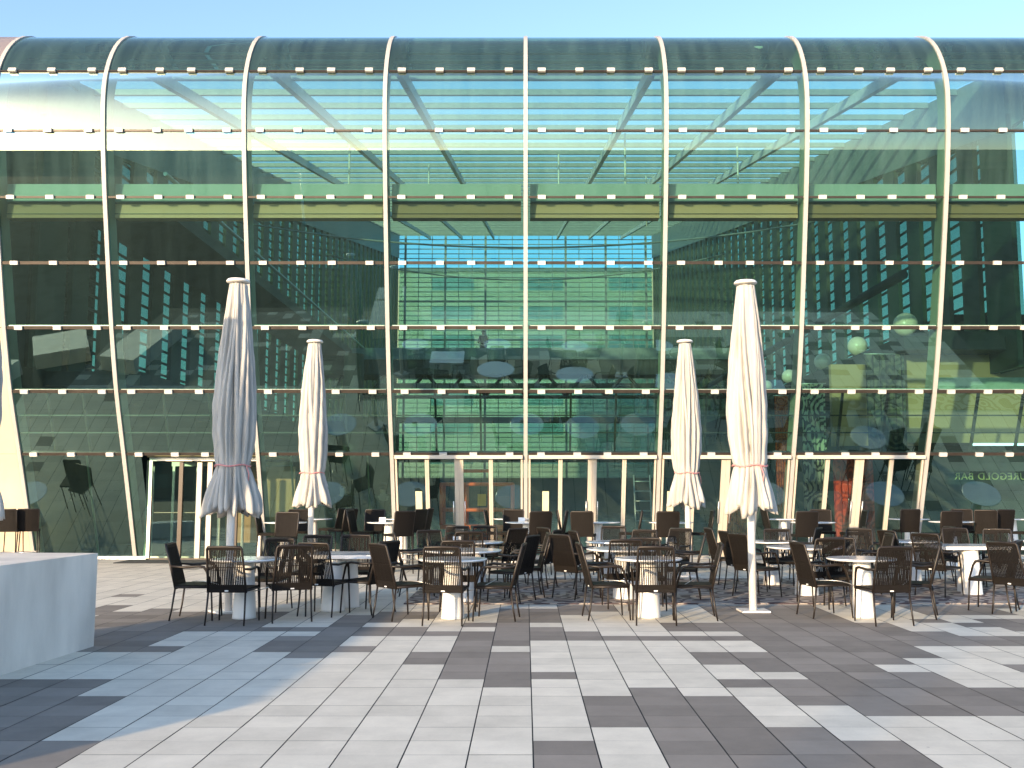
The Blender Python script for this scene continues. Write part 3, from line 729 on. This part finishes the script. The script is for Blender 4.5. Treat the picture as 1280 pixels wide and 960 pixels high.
# ------------------------------------------------------------------ people
def skin_obj(name, verts, es, rad, m_, parent, sub=2):
    me = bpy.data.meshes.new(name); me.from_pydata(verts, es, []); me.materials.append(M[m_])
    o = bpy.data.objects.new(name, me); COL.objects.link(o)
    sk = o.modifiers.new('s', 'SKIN'); sk.use_smooth_shade = True
    for i, r_ in enumerate(rad):
        me.skin_vertices[0].data[i].radius = r_ if isinstance(r_, tuple) else (r_, r_)
    me.skin_vertices[0].data[0].use_root = True
    o.modifiers.new('d', 'SUBSURF').levels = sub; o.modifiers['d'].render_levels = sub
    bpy.context.view_layer.update()
    ev = o.evaluated_get(bpy.context.evaluated_depsgraph_get())
    m2 = bpy.data.meshes.new_from_object(ev); m2.name = name
    o.modifiers.clear(); o.data = m2
    if not m2.materials: m2.materials.append(M[m_])
    o.parent = parent; return o
def person(loc, rz, label, top, legs, bend=0.0):
    t = empty('person', loc, rz); tag(t, label, 'person')
    V = [(0, 0, .95), (0, .0, 1.15), (0, -.01, 1.38), (0, 0, 1.50), (0, .02, 1.60), (0, .02, 1.70),
         (-.10, 0, .90), (-.11, .02, .50), (-.12, -.02, .08), (-.12, .13, .04), (.10, 0, .90), (.11, .02, .50), (.12, -.02, .08), (.12, .13, .04),
         (-.19, 0, 1.42), (-.25, -.02, 1.14), (-.20, .18, 1.02), (-.14, .30, 1.06), (.19, 0, 1.42), (.25, -.02, 1.14), (.20, .18, 1.02), (.14, .30, 1.06)]
    E_ = [(0, 1), (1, 2), (2, 3), (3, 4), (4, 5), (0, 6), (6, 7), (7, 8), (8, 9), (0, 10), (10, 11), (11, 12), (12, 13), (2, 14), (14, 15), (15, 16), (16, 17), (2, 18), (18, 19), (19, 20), (20, 21)]
    rad = [.12, .115, .13, .055, .085, .085, .085, .055, .04, .035, .085, .055, .04, .035, .06, .045, .034, .03, .06, .045, .034, .03]
    skin_obj('body', V, E_, rad, 'skin', t)
    # hands with five fingers
    for s in (-1, 1):
        b = MB()
        for f in range(4):
            x0 = s * (.14 - .030 + f * .018)
            L = (.055, .07, .075, .06)[f]
            b.tube([(x0, .33, 1.06), (x0, .33 + L * .6, 1.055), (x0 - s * .004, .33 + L, 1.04)], [.009, .0085, .006], 6)
        b.tube([(s * .105, .31, 1.07), (s * .082, .34, 1.085), (s * .078, .365, 1.085)], [.010, .009, .007], 6)
        b.build('fingers', 'skin', t)
    skin_obj('jacket', [(0, 0, .88), (0, 0, 1.15), (0, -.01, 1.38), (0, 0, 1.47), (-.19, 0, 1.42), (-.25, -.02, 1.14), (-.205, .16, 1.03), (.19, 0, 1.42), (.25, -.02, 1.14), (.205, .16, 1.03)],
             [(0, 1), (1, 2), (2, 3), (2, 4), (4, 5), (5, 6), (2, 7), (7, 8), (8, 9)], [(.19, .14), (.18, .135), (.17, .14), .075, .075, .062, .05, .075, .062, .05], top, t)
    skin_obj('trousers', [(0, 0, .93), (-.10, 0, .84), (-.11, .02, .50), (-.12, -.02, .10), (.10, 0, .84), (.11, .02, .50), (.12, -.02, .10)],
             [(0, 1), (1, 2), (2, 3), (0, 4), (4, 5), (5, 6)], [(.15, .13), .105, .075, .065, .105, .075, .065], legs, t)
    b = MB(); bmesh.ops.create_uvsphere(b.bm, u_segments=20, v_segments=14, radius=.112, matrix=Matrix.Translation((0, -.005, 1.685)) @ Matrix.Diagonal((.9, 1.08, 1.05, 1)))
    for f in b.bm.faces: f.smooth = True
    kill = [v for v in b.bm.verts if v.co.z < 1.60 or (v.co.y > .04 and v.co.z < 1.72)]
    bmesh.ops.delete(b.bm, geom=kill, context='VERTS'); b.build('hair', 'hair', t)
    b = MB()
    for s in (-1, 1): bmesh.ops.create_uvsphere(b.bm, u_segments=10, v_segments=8, radius=.013, matrix=Matrix.Translation((s * .032, .098, 1.665)))
    b.build('eyes', 'black', t)
    MB().tube([(0, .095, 1.665), (0, .128, 1.63), (0, .10, 1.622)], [.010, .016, .010], 8).build('nose', 'skin', t)
    return t
person((X(428, 24.7), 24.7, .01), R(160), 'standing person in black clothes inside the glass behind the high tables', 'black', 'black')
person((X(478, 25.2), 25.2, .01), R(20), 'standing person in an olive brown jacket, back turned, inside the glass', 'olive', 'jean')
person((X(604, 55.0, 9), 55.0, 8.725), R(170), 'small dark figure standing on the bridge deep inside the hall', 'black', 'jean')

# ------------------------------------------------------------------ parasols
def parasol_canopy(seed, zbot=1.31, ztop=4.40, ztie=1.93, flip=0):
    rnd = random.Random(seed); n = 224; nf = rnd.choice((17, 18, 19, 20)); pa, pb, pc = (rnd.uniform(0, 6.28) for _ in range(3))
    ph = [k / nf + rnd.uniform(-.027, .027) for k in range(nf)]
    amp = [rnd.uniform(.55, 1.25) for _ in range(nf)]; hem = [rnd.uniform(-.09, .10) for _ in range(nf)]; fl = [rnd.uniform(.84, 1.14) for _ in range(nf)]
    lean = [rnd.uniform(-.045, .045) for _ in range(nf)]
    def base(z):
        pts = [(zbot, .335), (zbot + .12, .325), (zbot + .35, .268), (ztie - .06, .215), (ztie, .196), (ztie + .07, .222), (2.35, .258), (2.75, .262), (3.3, .225), (3.9, .168), (4.3, .122), (ztop, .112)]
        for (a, ra), (b_, rb) in zip(pts, pts[1:]):
            if a <= z <= b_: return ra + (rb - ra) * (z - a) / (b_ - a)
        return pts[-1][1]
    zs = [zbot + (ztop - zbot) * (k / 60) for k in range(61)]
    b = MB(); bm = b.bm; rings = []
    for z in zs:
        u = (z - zbot) / (ztop - zbot); ring = []
        for k in range(n):
            th = k / n
            best = min(range(nf), key=lambda q: abs((th - ph[q] - lean[q] * math.sin(u * 5) + .5) % 1 - .5))
            d = ((th - ph[best] - lean[best] * math.sin(u * 5) + .5) % 1 - .5) * nf * 2
            d = max(-1.0, min(1.0, d))      # -1..1 inside a fold
            sh = abs(d) ** 2.6
            near_tie = math.exp(-((z - ztie) / .10) ** 2)
            deep = (.40 if z > ztie else .46) * (1 - .65 * near_tie) * (.55 if u > .9 else 1)
            r = base(z) * (1.08 - deep * sh * amp[best] * (1 - .35 * (d > 0)))
            if z < ztie: r *= 1 + (fl[best] - 1) * min(1, (ztie - z) / .4)
            r *= 1 + .018 * math.sin(5 * z + 3 * th * 6.283 + pa) * math.sin(z * 3 + pb) + .012 * math.sin(17 * z + 9 * th * 6.283 + pc)
            r *= 1 + (.045 * math.sin(th * 6.283 + pa + .7 * z) + .03 * math.sin(2 * th * 6.283 + pb - 1.1 * z)) * (1 - near_tie)
            zz = z + (hem[best] + .05 * sh) * max(0, 1 - u / .12)
            ang = th * 2 * math.pi + .10 * (d * .5) * math.sin(z * 2 + best)
            ring.append(bm.verts.new((r * math.cos(ang) + .02 * math.sin(z * 1.7 + pc) * (1 - u), r * math.sin(ang) + .02 * math.sin(z * 1.3 + pa) * (1 - u), zz)))
        rings.append(ring)
    inner = [bm.verts.new((v.co.x * .45, v.co.y * .45, v.co.z + .10)) for v in rings[0]]
    rings.insert(0, inner)
    for a, c in zip(rings, rings[1:]):
        for k in range(n): bm.faces.new((a[k], a[(k + 1) % n], c[(k + 1) % n], c[k])).smooth = True
    bm.faces.new(rings[-1]); bm.faces.new(rings[0][::-1])
    return b
def parasol(px, Y, seed, label, rz=0):
    t = empty('parasol', (X(px, Y, 0), Y, .0), rz); tag(t, label, 'parasol', 'closed white parasols')
    MB().lathe([(.052, .012), (.052, 4.43)], 24).build('pole', 'pole', t)
    parasol_canopy(seed).build('canopy', 'canvas', t)
    MB().lathe([(.05, 4.425), (.155, 4.43), (.158, 4.445), (.14, 4.47), (.04, 4.49)], 32).build('cap', 'white', t)
    b = MB(); b.tube([(.232 * math.cos(a * .2618), .232 * math.sin(a * .2618), 1.93 + .012 * math.sin(a * 1.1)) for a in range(25)], .011, 6, cap=False)
    b.tube([(.10, -.21, 1.93), (.13, -.235, 1.82), (.12, -.24, 1.72)], .008, 6)
    b.build('tie_cord', 'cord', t)
    bp = MB().box(-.19, .19, -.19, .19, .001, .022); bp.bevel(.008, 2); bp.build('base_plate', 'pole', t)
    return t
parasol(941.5, 13.5, 3, 'closed parasol in full sun with wide ragged hem, tallest at the right', R(0))
parasol(285, 13.4, 11, 'closed parasol mostly in blue shade beside the glass lobby doors', R(40))
parasol(861, 18.95, 23, 'smaller looking closed parasol in sun close behind the tall ragged one', R(70))
parasol(387, 18.95, 31, 'slender closed parasol in front of the dark glass, right of the shaded one', R(130))
parasol(-57, 10.3, 47, 'closed parasol cut off by the photo edge beyond the concrete block', R(15))

# ------------------------------------------------------------------ tables
TG = {'low': 'low round tables on the terrace', 'bar': 'high bar tables by the glass front', 'sq': 'square tables on the terrace'}
def round_table(px, Y, r, label):
    t = empty('round_table', (X(px, Y, .3), Y, .0)); tag(t, label, 'table', TG['low'])
    MB().lathe([(r - .03, .715), (r, .728), (r, .738), (r - .006, .745)], 56).build('tabletop', 'tabletop', t)
    k = 1 if r < .5 else 1.25
    MB().lathe([(.150 * k, .003), (.145 * k, .03), (.108 * k, .68), (.108 * k, .712)], 36).build('pedestal', 'white', t)
    return t
def square_table(px, Y, hx, hy, label):
    t = empty('square_table', (X(px, Y, .3), Y, .0)); tag(t, label, 'table', TG['sq'])
    MB().box(-hx, hx, -hy, hy, .70, .748).bevel(.006, 2).build('tabletop', 'tabletop', t)
    for y in (-.2, .22):
        MB().lathe([(.165, .003), (.158, .03), (.118, .66), (.118, .698)], 36, (-.08 + y * .3, y)).build('pedestal', 'white', t)
    return t
def bar_table(px, Y, r, label):
    t = empty('bar_table', (X(px, Y, .6), Y, .0)); tag(t, label, 'table', TG['bar'])
    MB().lathe([(r - .025, .95), (r, .961), (r, .97), (r - .006, .975)], 48).build('tabletop', 'tabletop', t)
    MB().lathe([(.14, .003), (.134, .03), (.088, .91), (.088, .947)], 32).build('pedestal', 'white', t)
    return t
round_table(306, 12.75, .43, 'round white table in grey shade beside the shaded parasol')
square_table(433, 13.75, .52, .42, 'square white table with thick edge right of the shaded round table')
round_table(566, 12.75, .435, 'front round white table before the doors with the orange lift')
round_table(578, 14.6, .57, 'broad round white table right behind the front table by the lift')
round_table(597, 16.9, .43, 'small round white table nearest to the orange lift')
round_table(811, 12.85, .43, 'front round white table left of the tall sunlit parasol')
round_table(781, 14.95, .57, 'broad round white table behind the one left of the sunlit parasol')
round_table(764, 17.0, .43, 'small round white table deepest in the row left of the sunlit parasol')
round_table(1078.5, 12.85, .435, 'front round white table with brightly lit pedestal right of the sunlit parasol')
round_table(1008, 15.45, .59, 'broad round white table directly right of the sunlit parasol pole')
round_table(965, 17.1, .43, 'small round white table hidden behind the sunlit parasol pole')
square_table(1218, 15.75, .60, .42, 'square white table at the right with two lit pedestals')
round_table(1141, 17.2, .43, 'small round white table between the lit front table and the square one')
round_table(1312, 17.3, .43, 'round white table cut by the right photo border')
bars = [(640, 22.5, .42, 'bar table tight behind the one with menu at the middle rib'), (-8, 22.4, .43, 'bar table beyond the concrete block, cut by the photo border'), (356, 20.0, .43, 'bar table between the two left parasols'),
        (391, 22.4, .43, 'bar table just behind the slender left parasol'), (486, 20.0, .44, 'bar table in front of the person in the olive jacket'),
        (503, 22.4, .44, 'bar table close to the doors, behind the one by the olive jacket'), (659, 20.0, .44, 'bar table with menu in front of the middle rib'),
        (748, 20.1, .44, 'bar table before the closed grey double doors'), (839, 20.0, .44, 'bar table behind the sunlit small parasol pole'),
        (979, 22.4, .44, 'bar table near the cream flowered panel'), (1017, 20.1, .44, 'bar table in front of the red flower panel'),
        (1137, 22.4, .44, 'bar table in front of the last white door post'), (1190, 20.5, .44, 'bar table below the mirrored gold letters'), (1266, 22.4, .44, 'bar table farthest right under the gold letters')]
for px, Y, r, s in bars: bar_table(px, Y, r, 'white ' + s)
def menu(px, Y, z, words):
    t = empty('menu_holder', (X(px, Y, z), Y, z)); tag(t, words, 'menu card')
    MB().box(-.07, .07, -.02, .02, .001, .012).build('foot', 'alu', t)
    b = MB().box(-.065, .065, -.006, .006, .013, .09); b.build('card', 'menu', t)
menu(652, 19.9, .976, 'white card in a holder on the bar table before the middle rib')
menu(478, 20.0, .976, 'white card on the left half of the bar table by the olive jacket')
menu(512, 22.3, .976, 'white card on the bar table close to the doors')
menu(571, 16.8, .746, 'small white card left on the table nearest the orange lift')

# ------------------------------------------------------------------ chairs
def chair_proto():
    t = empty('wicker_armchair')
    # backrest: frame and vertical woven strips, sloping back
    def bp(u, v):   # u -1..1 across, v 0..1 up
        return Vector((u * (.232 - .022 * v), -.20 - .125 * v - .02 * v * v, .385 + .545 * v))
    fr = MB()
    fr.tube([bp(-1, 0), bp(-1, .5), bp(-1, .96), bp(-.94, 1), bp(0, 1.005), bp(.94, 1), bp(1, .96), bp(1, .5), bp(1, 0)], .015, 8)
    fr.tube([(-.235, -.2, .41), (-.245, .24, .41), (.245, .24, .41), (.235, -.2, .41)], .014, 8)
    fr.build('frame', 'steel_leg', t)
    bk = MB(); ns = 21
    for q in range(ns):
        u = -1 + 2 * (q + .5) / ns; wv = .0062
        vs = [0, .25, .5, .75, 1]
        L = [bk.bm.verts.new(bp(u, v) + Vector((-wv, -.004, 0))) for v in vs]; Rr = [bk.bm.verts.new(bp(u, v) + Vector((wv, -.004, 0))) for v in vs]
        L2 = [bk.bm.verts.new(bp(u, v) + Vector((-wv, .006, 0))) for v in vs]; R2 = [bk.bm.verts.new(bp(u, v) + Vector((wv, .006, 0))) for v in vs]
        for a in range(4):
            bk.bm.faces.new((L[a], Rr[a], Rr[a + 1], L[a + 1])); bk.bm.faces.new((L2[a], L2[a + 1], R2[a + 1], R2[a]))
            bk.bm.faces.new((L[a], L[a + 1], L2[a + 1], L2[a])); bk.bm.faces.new((Rr[a], R2[a], R2[a + 1], Rr[a + 1]))
    for v0, v1 in ((.0, .17), (.93, 1.0), (.545, .56)):
        a, b_ = bp(-1, v0), bp(-1, v1); c, d = bp(1, v1), bp(1, v0)
        for off in (-.0065, .0085):
            bk.bm.faces.new([bk.bm.verts.new(p + Vector((0, off, 0))) for p in (a, b_, c, d)])
    bk.build('backrest', 'wicker', t)
    st = MB().box(-.24, .24, -.215, .25, .395, .435); st.bevel(.014, 2); st.build('seat', 'wicker', t)
    for s in (-1, 1):
        MB().tube([(s * .225, -.205, .40), (s * .232, -.235, .15), (s * .236, -.262, .004)], [.0125, .0115, .010], 8).build('leg', 'steel_leg', t)
        MB().tube([(s * .24, .235, .42), (s * .246, .25, .2), (s * .25, .262, .004)], [.0125, .0115, .010], 8).build('leg', 'steel_leg', t)
        p = bp(s, .52)
        MB().tube([p, (s * .252, -.12, .655), (s * .262, .08, .668), (s * .262, .145, .655), (s * .258, .18, .60), (s * .247, .235, .42)], [.013, .016, .018, .018, .015, .013], 8).build('armrest', 'steel_leg', t)
    MB().box(-.022, .022, -.222, -.2165, .40, .414).build('tag', 'menu', t)
    return t
def stool_proto():
    t = empty('bar_stool')
    def bp(u, v): return Vector((u * (.20 + .012 * v), -.17 - .085 * v, .735 + .45 * v))
    bk = MB(); n = 6
    A = [[bk.bm.verts.new(bp(-1 + 2 * i / n, j / 4) + Vector((0, -.014 - .02 * (1 - (-1 + 2 * i / n) ** 2), 0))) for i in range(n + 1)] for j in range(5)]
    B = [[bk.bm.verts.new(bp(-1 + 2 * i / n, j / 4) + Vector((0, .014 - .02 * (1 - (-1 + 2 * i / n) ** 2), 0))) for i in range(n + 1)] for j in range(5)]
    for j in range(4):
        for i in range(n):
            bk.bm.faces.new((A[j][i], A[j][i + 1], A[j + 1][i + 1], A[j + 1][i])); bk.bm.faces.new((B[j][i], B[j + 1][i], B[j + 1][i + 1], B[j][i + 1]))
    rim = lambda G: [G[0][i] for i in range(n + 1)] + [G[j][n] for j in range(1, 5)] + [G[4][i] for i in range(n - 1, -1, -1)] + [G[j][0] for j in range(3, 0, -1)]
    ra, rb = rim(A), rim(B)
    for i in range(len(ra)): bk.bm.faces.new((ra[i], rb[i], rb[(i + 1) % len(ra)], ra[(i + 1) % len(ra)]))
    bk.build('backrest', 'wicker', t)
    ft = MB(); ft.tube([bp(-1, -.02), bp(-1, .5), bp(-1, .97), bp(-.92, 1.02), bp(.92, 1.02), bp(1, .97), bp(1, .5), bp(1, -.02)], .016, 8)
    ft.build('frame', 'steel_leg', t)
    MB().box(-.21, .21, -.19, .21, .715, .765).bevel(.016, 2).build('seat', 'wicker', t)
    for sx in (-1, 1):
        for sy in (-1, 1):
            MB().tube([(sx * .19, sy * .18, .715), (sx * .215, sy * .21, .004)], [.0125, .0115], 8).build('leg', 'steel_leg', t)
    z = .27; a = .203; b_ = .196
    MB().tube([(-a, -b_, z), (a, -b_, z), (a, b_, z), (-a, b_, z), (-a, -b_, z)], .009, 8).build('footrest', 'alu', t)
    return t
CH, ST = chair_proto(), stool_proto()
used = {'c': False, 's': False}
def put(kind, px, Y, deg, label):
    p = CH if kind == 'c' else ST
    o = p if not used[kind] else copy_tree(p)
    used[kind] = True
    o.location = (X(px, Y, .4), Y, .019 if (14.28 < Y < 18.3 and X(px, Y) > -1.7) else .001); o.rotation_euler = (0, 0, R(deg))
    tag(o, label, 'chair' if kind == 'c' else 'bar stool', 'brown wicker armchairs on the terrace' if kind == 'c' else 'brown wicker bar stools at the high tables')
AWAY, RIGHT, LEFT, FRONT = 0, -90, 90, 180
chairs = [
 (672, 16.6, 70, 'armchair at the aisle between the two broad round tables'),
 (700, 17.6, -60, 'armchair at the aisle, left of the deepest small table'),
 (742, 16.1, -75, 'armchair left between the broad table and the deepest small table'),
 (520, 15.4, -80, 'armchair at the left of the broad table by the lift'),
 (566, 17.9, 170, 'armchair deepest on the left of the small table nearest the lift'),
 (1000, 17.6, 60, 'armchair right of the small table behind the sunlit pole'),
 (1070, 16.7, 150, 'armchair in the gap before the red flower panel'),
 (1108, 17.6, -100, 'armchair left of the small table before the last white door post'),
 (1165, 17.8, 95, 'armchair right of the small table before the last white door post'),
 (442, 14.7, 185, 'armchair beyond the right half of the thick edged square table'),
 (838, 16.8, 140, 'armchair in front of the small sunlit parasol'),
 (246, 12.72, -86, 'armchair seen from the side, left of the shaded round table'),
 (291, 12.28, -3, 'armchair with its back towards us before the shaded round table'),
 (362, 12.55, 22, 'dark armchair turned between the shaded round table and the square one'),
 (405, 13.1, -14, 'armchair backing the front of the thick edged square table'),
 (461, 13.35, 58, 'armchair at the right end of the thick edged square table'),
 (335, 13.6, 168, 'armchair behind the shaded round table'),
 (388, 14.6, 175, 'armchair behind the thick edged square table'),
 (501, 12.75, -52, 'armchair turned sideways left of the front table by the lift'),
 (557, 12.25, -4, 'armchair with its back to us at the front table by the lift'),
 (573, 13.65, 2, 'armchair between the front table and broad table by the lift'),
 (621, 12.65, 84, 'armchair in profile right of the front table by the lift'),
 (640, 14.55, 62, 'dark armchair right of the broad table by the lift'),
 (657, 15.2, 95, 'sunlit edged armchair farthest right of the broad table by the lift'),
 (547, 16.0, -150, 'armchair beyond the left half of the broad table by the lift'),
 (584, 16.1, 8, 'armchair with low back before the small table nearest the lift'),
 (605, 18.0, 180, 'dark armchair behind the small table nearest the lift'),
 (632, 17.3, 40, 'armchair at the right of the small table nearest the lift'),
 (720, 14.95, -48, 'armchair left of the broad table, turned away beside the open aisle'),
 (757, 12.75, -84, 'armchair in profile left of the front table by the sunlit parasol'),
 (818, 12.28, -3, 'armchair with its back to us at the front table by the sunlit parasol'),
 (778, 13.95, 3, 'armchair between the front and broad tables left of the sunlit parasol'),
 (808, 13.75, 176, 'armchair behind the front table by the sunlit parasol'),
 (868, 12.72, 84, 'armchair in profile between the front table and the sunlit parasol'),
 (853, 15.0, 80, 'armchair at the right of the broad table, left of the sunlit parasol'),
 (766, 17.9, 172, 'armchair behind the small deepest table left of the sunlit parasol'),
 (796, 16.2, 150, 'armchair beyond the broad table left of the sunlit parasol'),
 (910, 17.3, -82, 'armchair standing free before the doors, left of the sunlit pole'),
 (931, 16.0, -80, 'armchair half hidden by the sunlit parasol pole'),
 (945, 15.15, -62, 'armchair turned away just right of the sunlit parasol pole'),
 (977, 16.5, 176, 'armchair behind the broad table right of the sunlit pole'),
 (1029, 12.95, -80, 'armchair in profile left of the brightly lit front table'),
 (1026, 14.25, 8, 'armchair in front of the broad table right of the sunlit pole'),
 (1055, 13.85, 172, 'armchair behind the brightly lit front table'),
 (1085, 15.2, 88, 'dark armchair at the right of the broad table by the sunlit pole'),
 (1104, 12.25, 7, 'armchair with its back to us at the brightly lit front table'),
 (1142, 12.9, 66, 'armchair right of the brightly lit front table, turned inwards'),
 (1172, 15.3, -50, 'armchair at the left end of the square table with two lit pedestals'),
 (1131, 16.3, -70, 'armchair left of the small table behind the brightly lit one'),
 (1241, 13.6, 52, 'armchair turned inwards before the right end of the two pedestal square table'),
 (1275, 13.1, -60, 'armchair cut by the right photo border in the front row'),
 (1246, 16.6, 150, 'armchair behind the square table with two lit pedestals'),
 (1205, 16.9, 178, 'armchair behind the middle of the square table with two pedestals'),
]
stools = [
 (12, 21.7, 4, 'stool left of two beyond the concrete block'), (35, 21.9, 20, 'stool right of two beyond the concrete block'),
 (336, 19.9, -88, 'stool in profile left of the table between the left parasols'), (353, 18.15, 176, 'stool behind the table between the left parasols'),
 (372, 20.8, 190, 'second stool behind the table between the left parasols, nearer the slender pole'), (413, 22.4, 80, 'stool right of the slender left parasol'), (427, 21.8, 60, 'dark stool in front of the person in black'),
 (452, 20.4, -100, 'stool left of the table by the olive jacket'), (464, 20.7, 172, 'stool behind the table by the olive jacket'),
 (498, 19.5, 35, 'stool backing us right of the table by the olive jacket'), (524, 22.1, 80, 'stool before the first white door post'), (514, 21.3, 60, 'dark stool between two tables left of the first door post'),
 (622, 20.3, -95, 'stool left of the table before the middle rib'), (641, 20.7, 178, 'stool behind the table before the middle rib'),
 (672, 19.3, 14, 'stool with its back to us before the middle rib table'), (693, 19.9, 82, 'stool right of the table before the middle rib'),
 (713, 20.2, -92, 'stool in shade left of the table at the grey doors'), (730, 19.4, -12, 'sunlit stool backing us at the table before the grey doors'), (787, 20.2, 84, 'stool right of the table before the grey doors'),
 (833, 19.2, 2, 'stool backing us at the table of the small sunlit parasol'), (876, 20.1, 88, 'stool in profile right of the small sunlit parasol'),
 (970, 21.8, -85, 'stool in profile at the table by the cream flowered panel'), (1005, 19.3, 3, 'stool backing us at the table before the red panel'),
 (1030, 20.7, 174, 'stool behind the table before the red panel'), (1067, 20.1, 86, 'stool in profile in front of the red panel'),
 (1133, 21.5, 5, 'stool backing us near the last white door post'), (1184, 19.6, 4, 'stool backing us under the first gold letters'),
 (1208, 21.1, 170, 'stool behind the table below the gold letters'), (1233, 20.7, -20, 'left of two stools side by side under the gold letters'), (1249, 21.1, 15, 'right of two stools side by side under the gold letters'),
 (1282, 20.5, 40, 'stool cut by the right photo border'),
]
for px, Y, d, s in chairs: put('c', px, Y, d, 'brown wicker ' + s)
for px, Y, d, s in stools: put('s', px, Y, d, 'brown wicker ' + s)

# thin steel cables that tie the chairs to the tables
def cable(pts, words):
    b = MB(); P = [Vector(p) for p in pts]; out = []
    for q in range(17):
        u = q / 16; a = P[0].lerp(P[1], u); c = P[1].lerp(P[2], u); out.append(a.lerp(c, u))
    b.tube(out, .0055, 6)
    tag(b.build('security_cable', 'cable'), words, 'cable', 'thin cables tying chairs to tables')
for tx, Y, words in ((306, 12.75, 'the shaded round table'), (566, 12.75, 'the front table by the lift'), (811, 12.85, 'the front table left of the sunlit parasol'),
                     (1078.5, 12.85, 'the brightly lit front table'), (1008, 15.3, 'the broad table right of the sunlit pole')):
    x = X(tx, Y, .4)
    cable([(x - .62, Y - .12, .47), (x - .30, Y - .40, .52), (x - .10, Y - .17, .36)], f'thin cable from left chair to {words}')
    cable([(x + .10, Y - .17, .36), (x + .30, Y - .42, .36), (x + .56, Y - .12, .50)], f'thin cable to right chair from {words}')

# ------------------------------------------------------------------ surroundings: building behind the hall, low skyline behind the viewer, street lamp
def office(x0, x1, y0, y1, h, m_, label, face, floors=3, nw=10, win='window_dark'):
    t = empty('office_building', ((x0 + x1) / 2, (y0 + y1) / 2, 0)); tag(t, label, 'building')
    hx, hy = (x1 - x0) / 2, (y1 - y0) / 2
    MB().box(-hx, hx, -hy, hy, -.01, h).build('wall', m_, t)
    MB().box(-hx - .2, hx + .2, -hy - .2, hy + .2, h, h + .35).build('roof', 'asph_roof', t)
    yw = face * (hy + .03); fh = h / floors
    for f in range(floors):
        for q in range(nw):
            xc = -hx + (q + .5) * 2 * hx / nw
            fw = MB().box(xc - hx / nw * .55, xc + hx / nw * .55, yw - .05, yw + .05, f * fh + fh * .28, f * fh + fh * .82).build('window', m_, t)
            MB().box(xc - hx / nw * .48, xc + hx / nw * .48, yw + face * .02 - .05, yw + face * .02 + .05, f * fh + fh * .33, f * fh + fh * .78).build('pane', win, fw)
office(-26, 30, 124, 140, 29.2, 'facade_far', 'pale yellow office block seen through the rear glass of the hall', -1, 8, 5, 'window_teal')
for x0_, x1_, h_, w_ in ((-330, -121, 13.6, 'long dark office row opposite, mirrored in the outer left upper glass'), (-119, -31, 13.2, 'low dark office row opposite, mirrored in the left upper glass'),
                     (-29, 41, 13.4, 'plain dark hall opposite, mirrored in the middle upper glass'), (43, 330, 13.8, 'wide dark office row opposite, mirrored in the right upper glass')):
    office(x0_, x1_, -190, -172, h_, 'facade_dark', w_, 1, 2, 8)
lp = empty('street_lamp', (-13.9, -19.8, -.01)); tag(lp, 'tall grey street lamp whose thin shadow crosses the dark paving', 'street lamp')
MB().lathe([(.11, 0), (.10, .5), (.085, .52), (.06, 6.2)], 20).build('post', 'alu', lp)
MB().lathe([(.06, 6.2), (.35, 6.25), (.35, 6.32), (.08, 6.5)], 28).build('lamp_head', 'beam', lp)
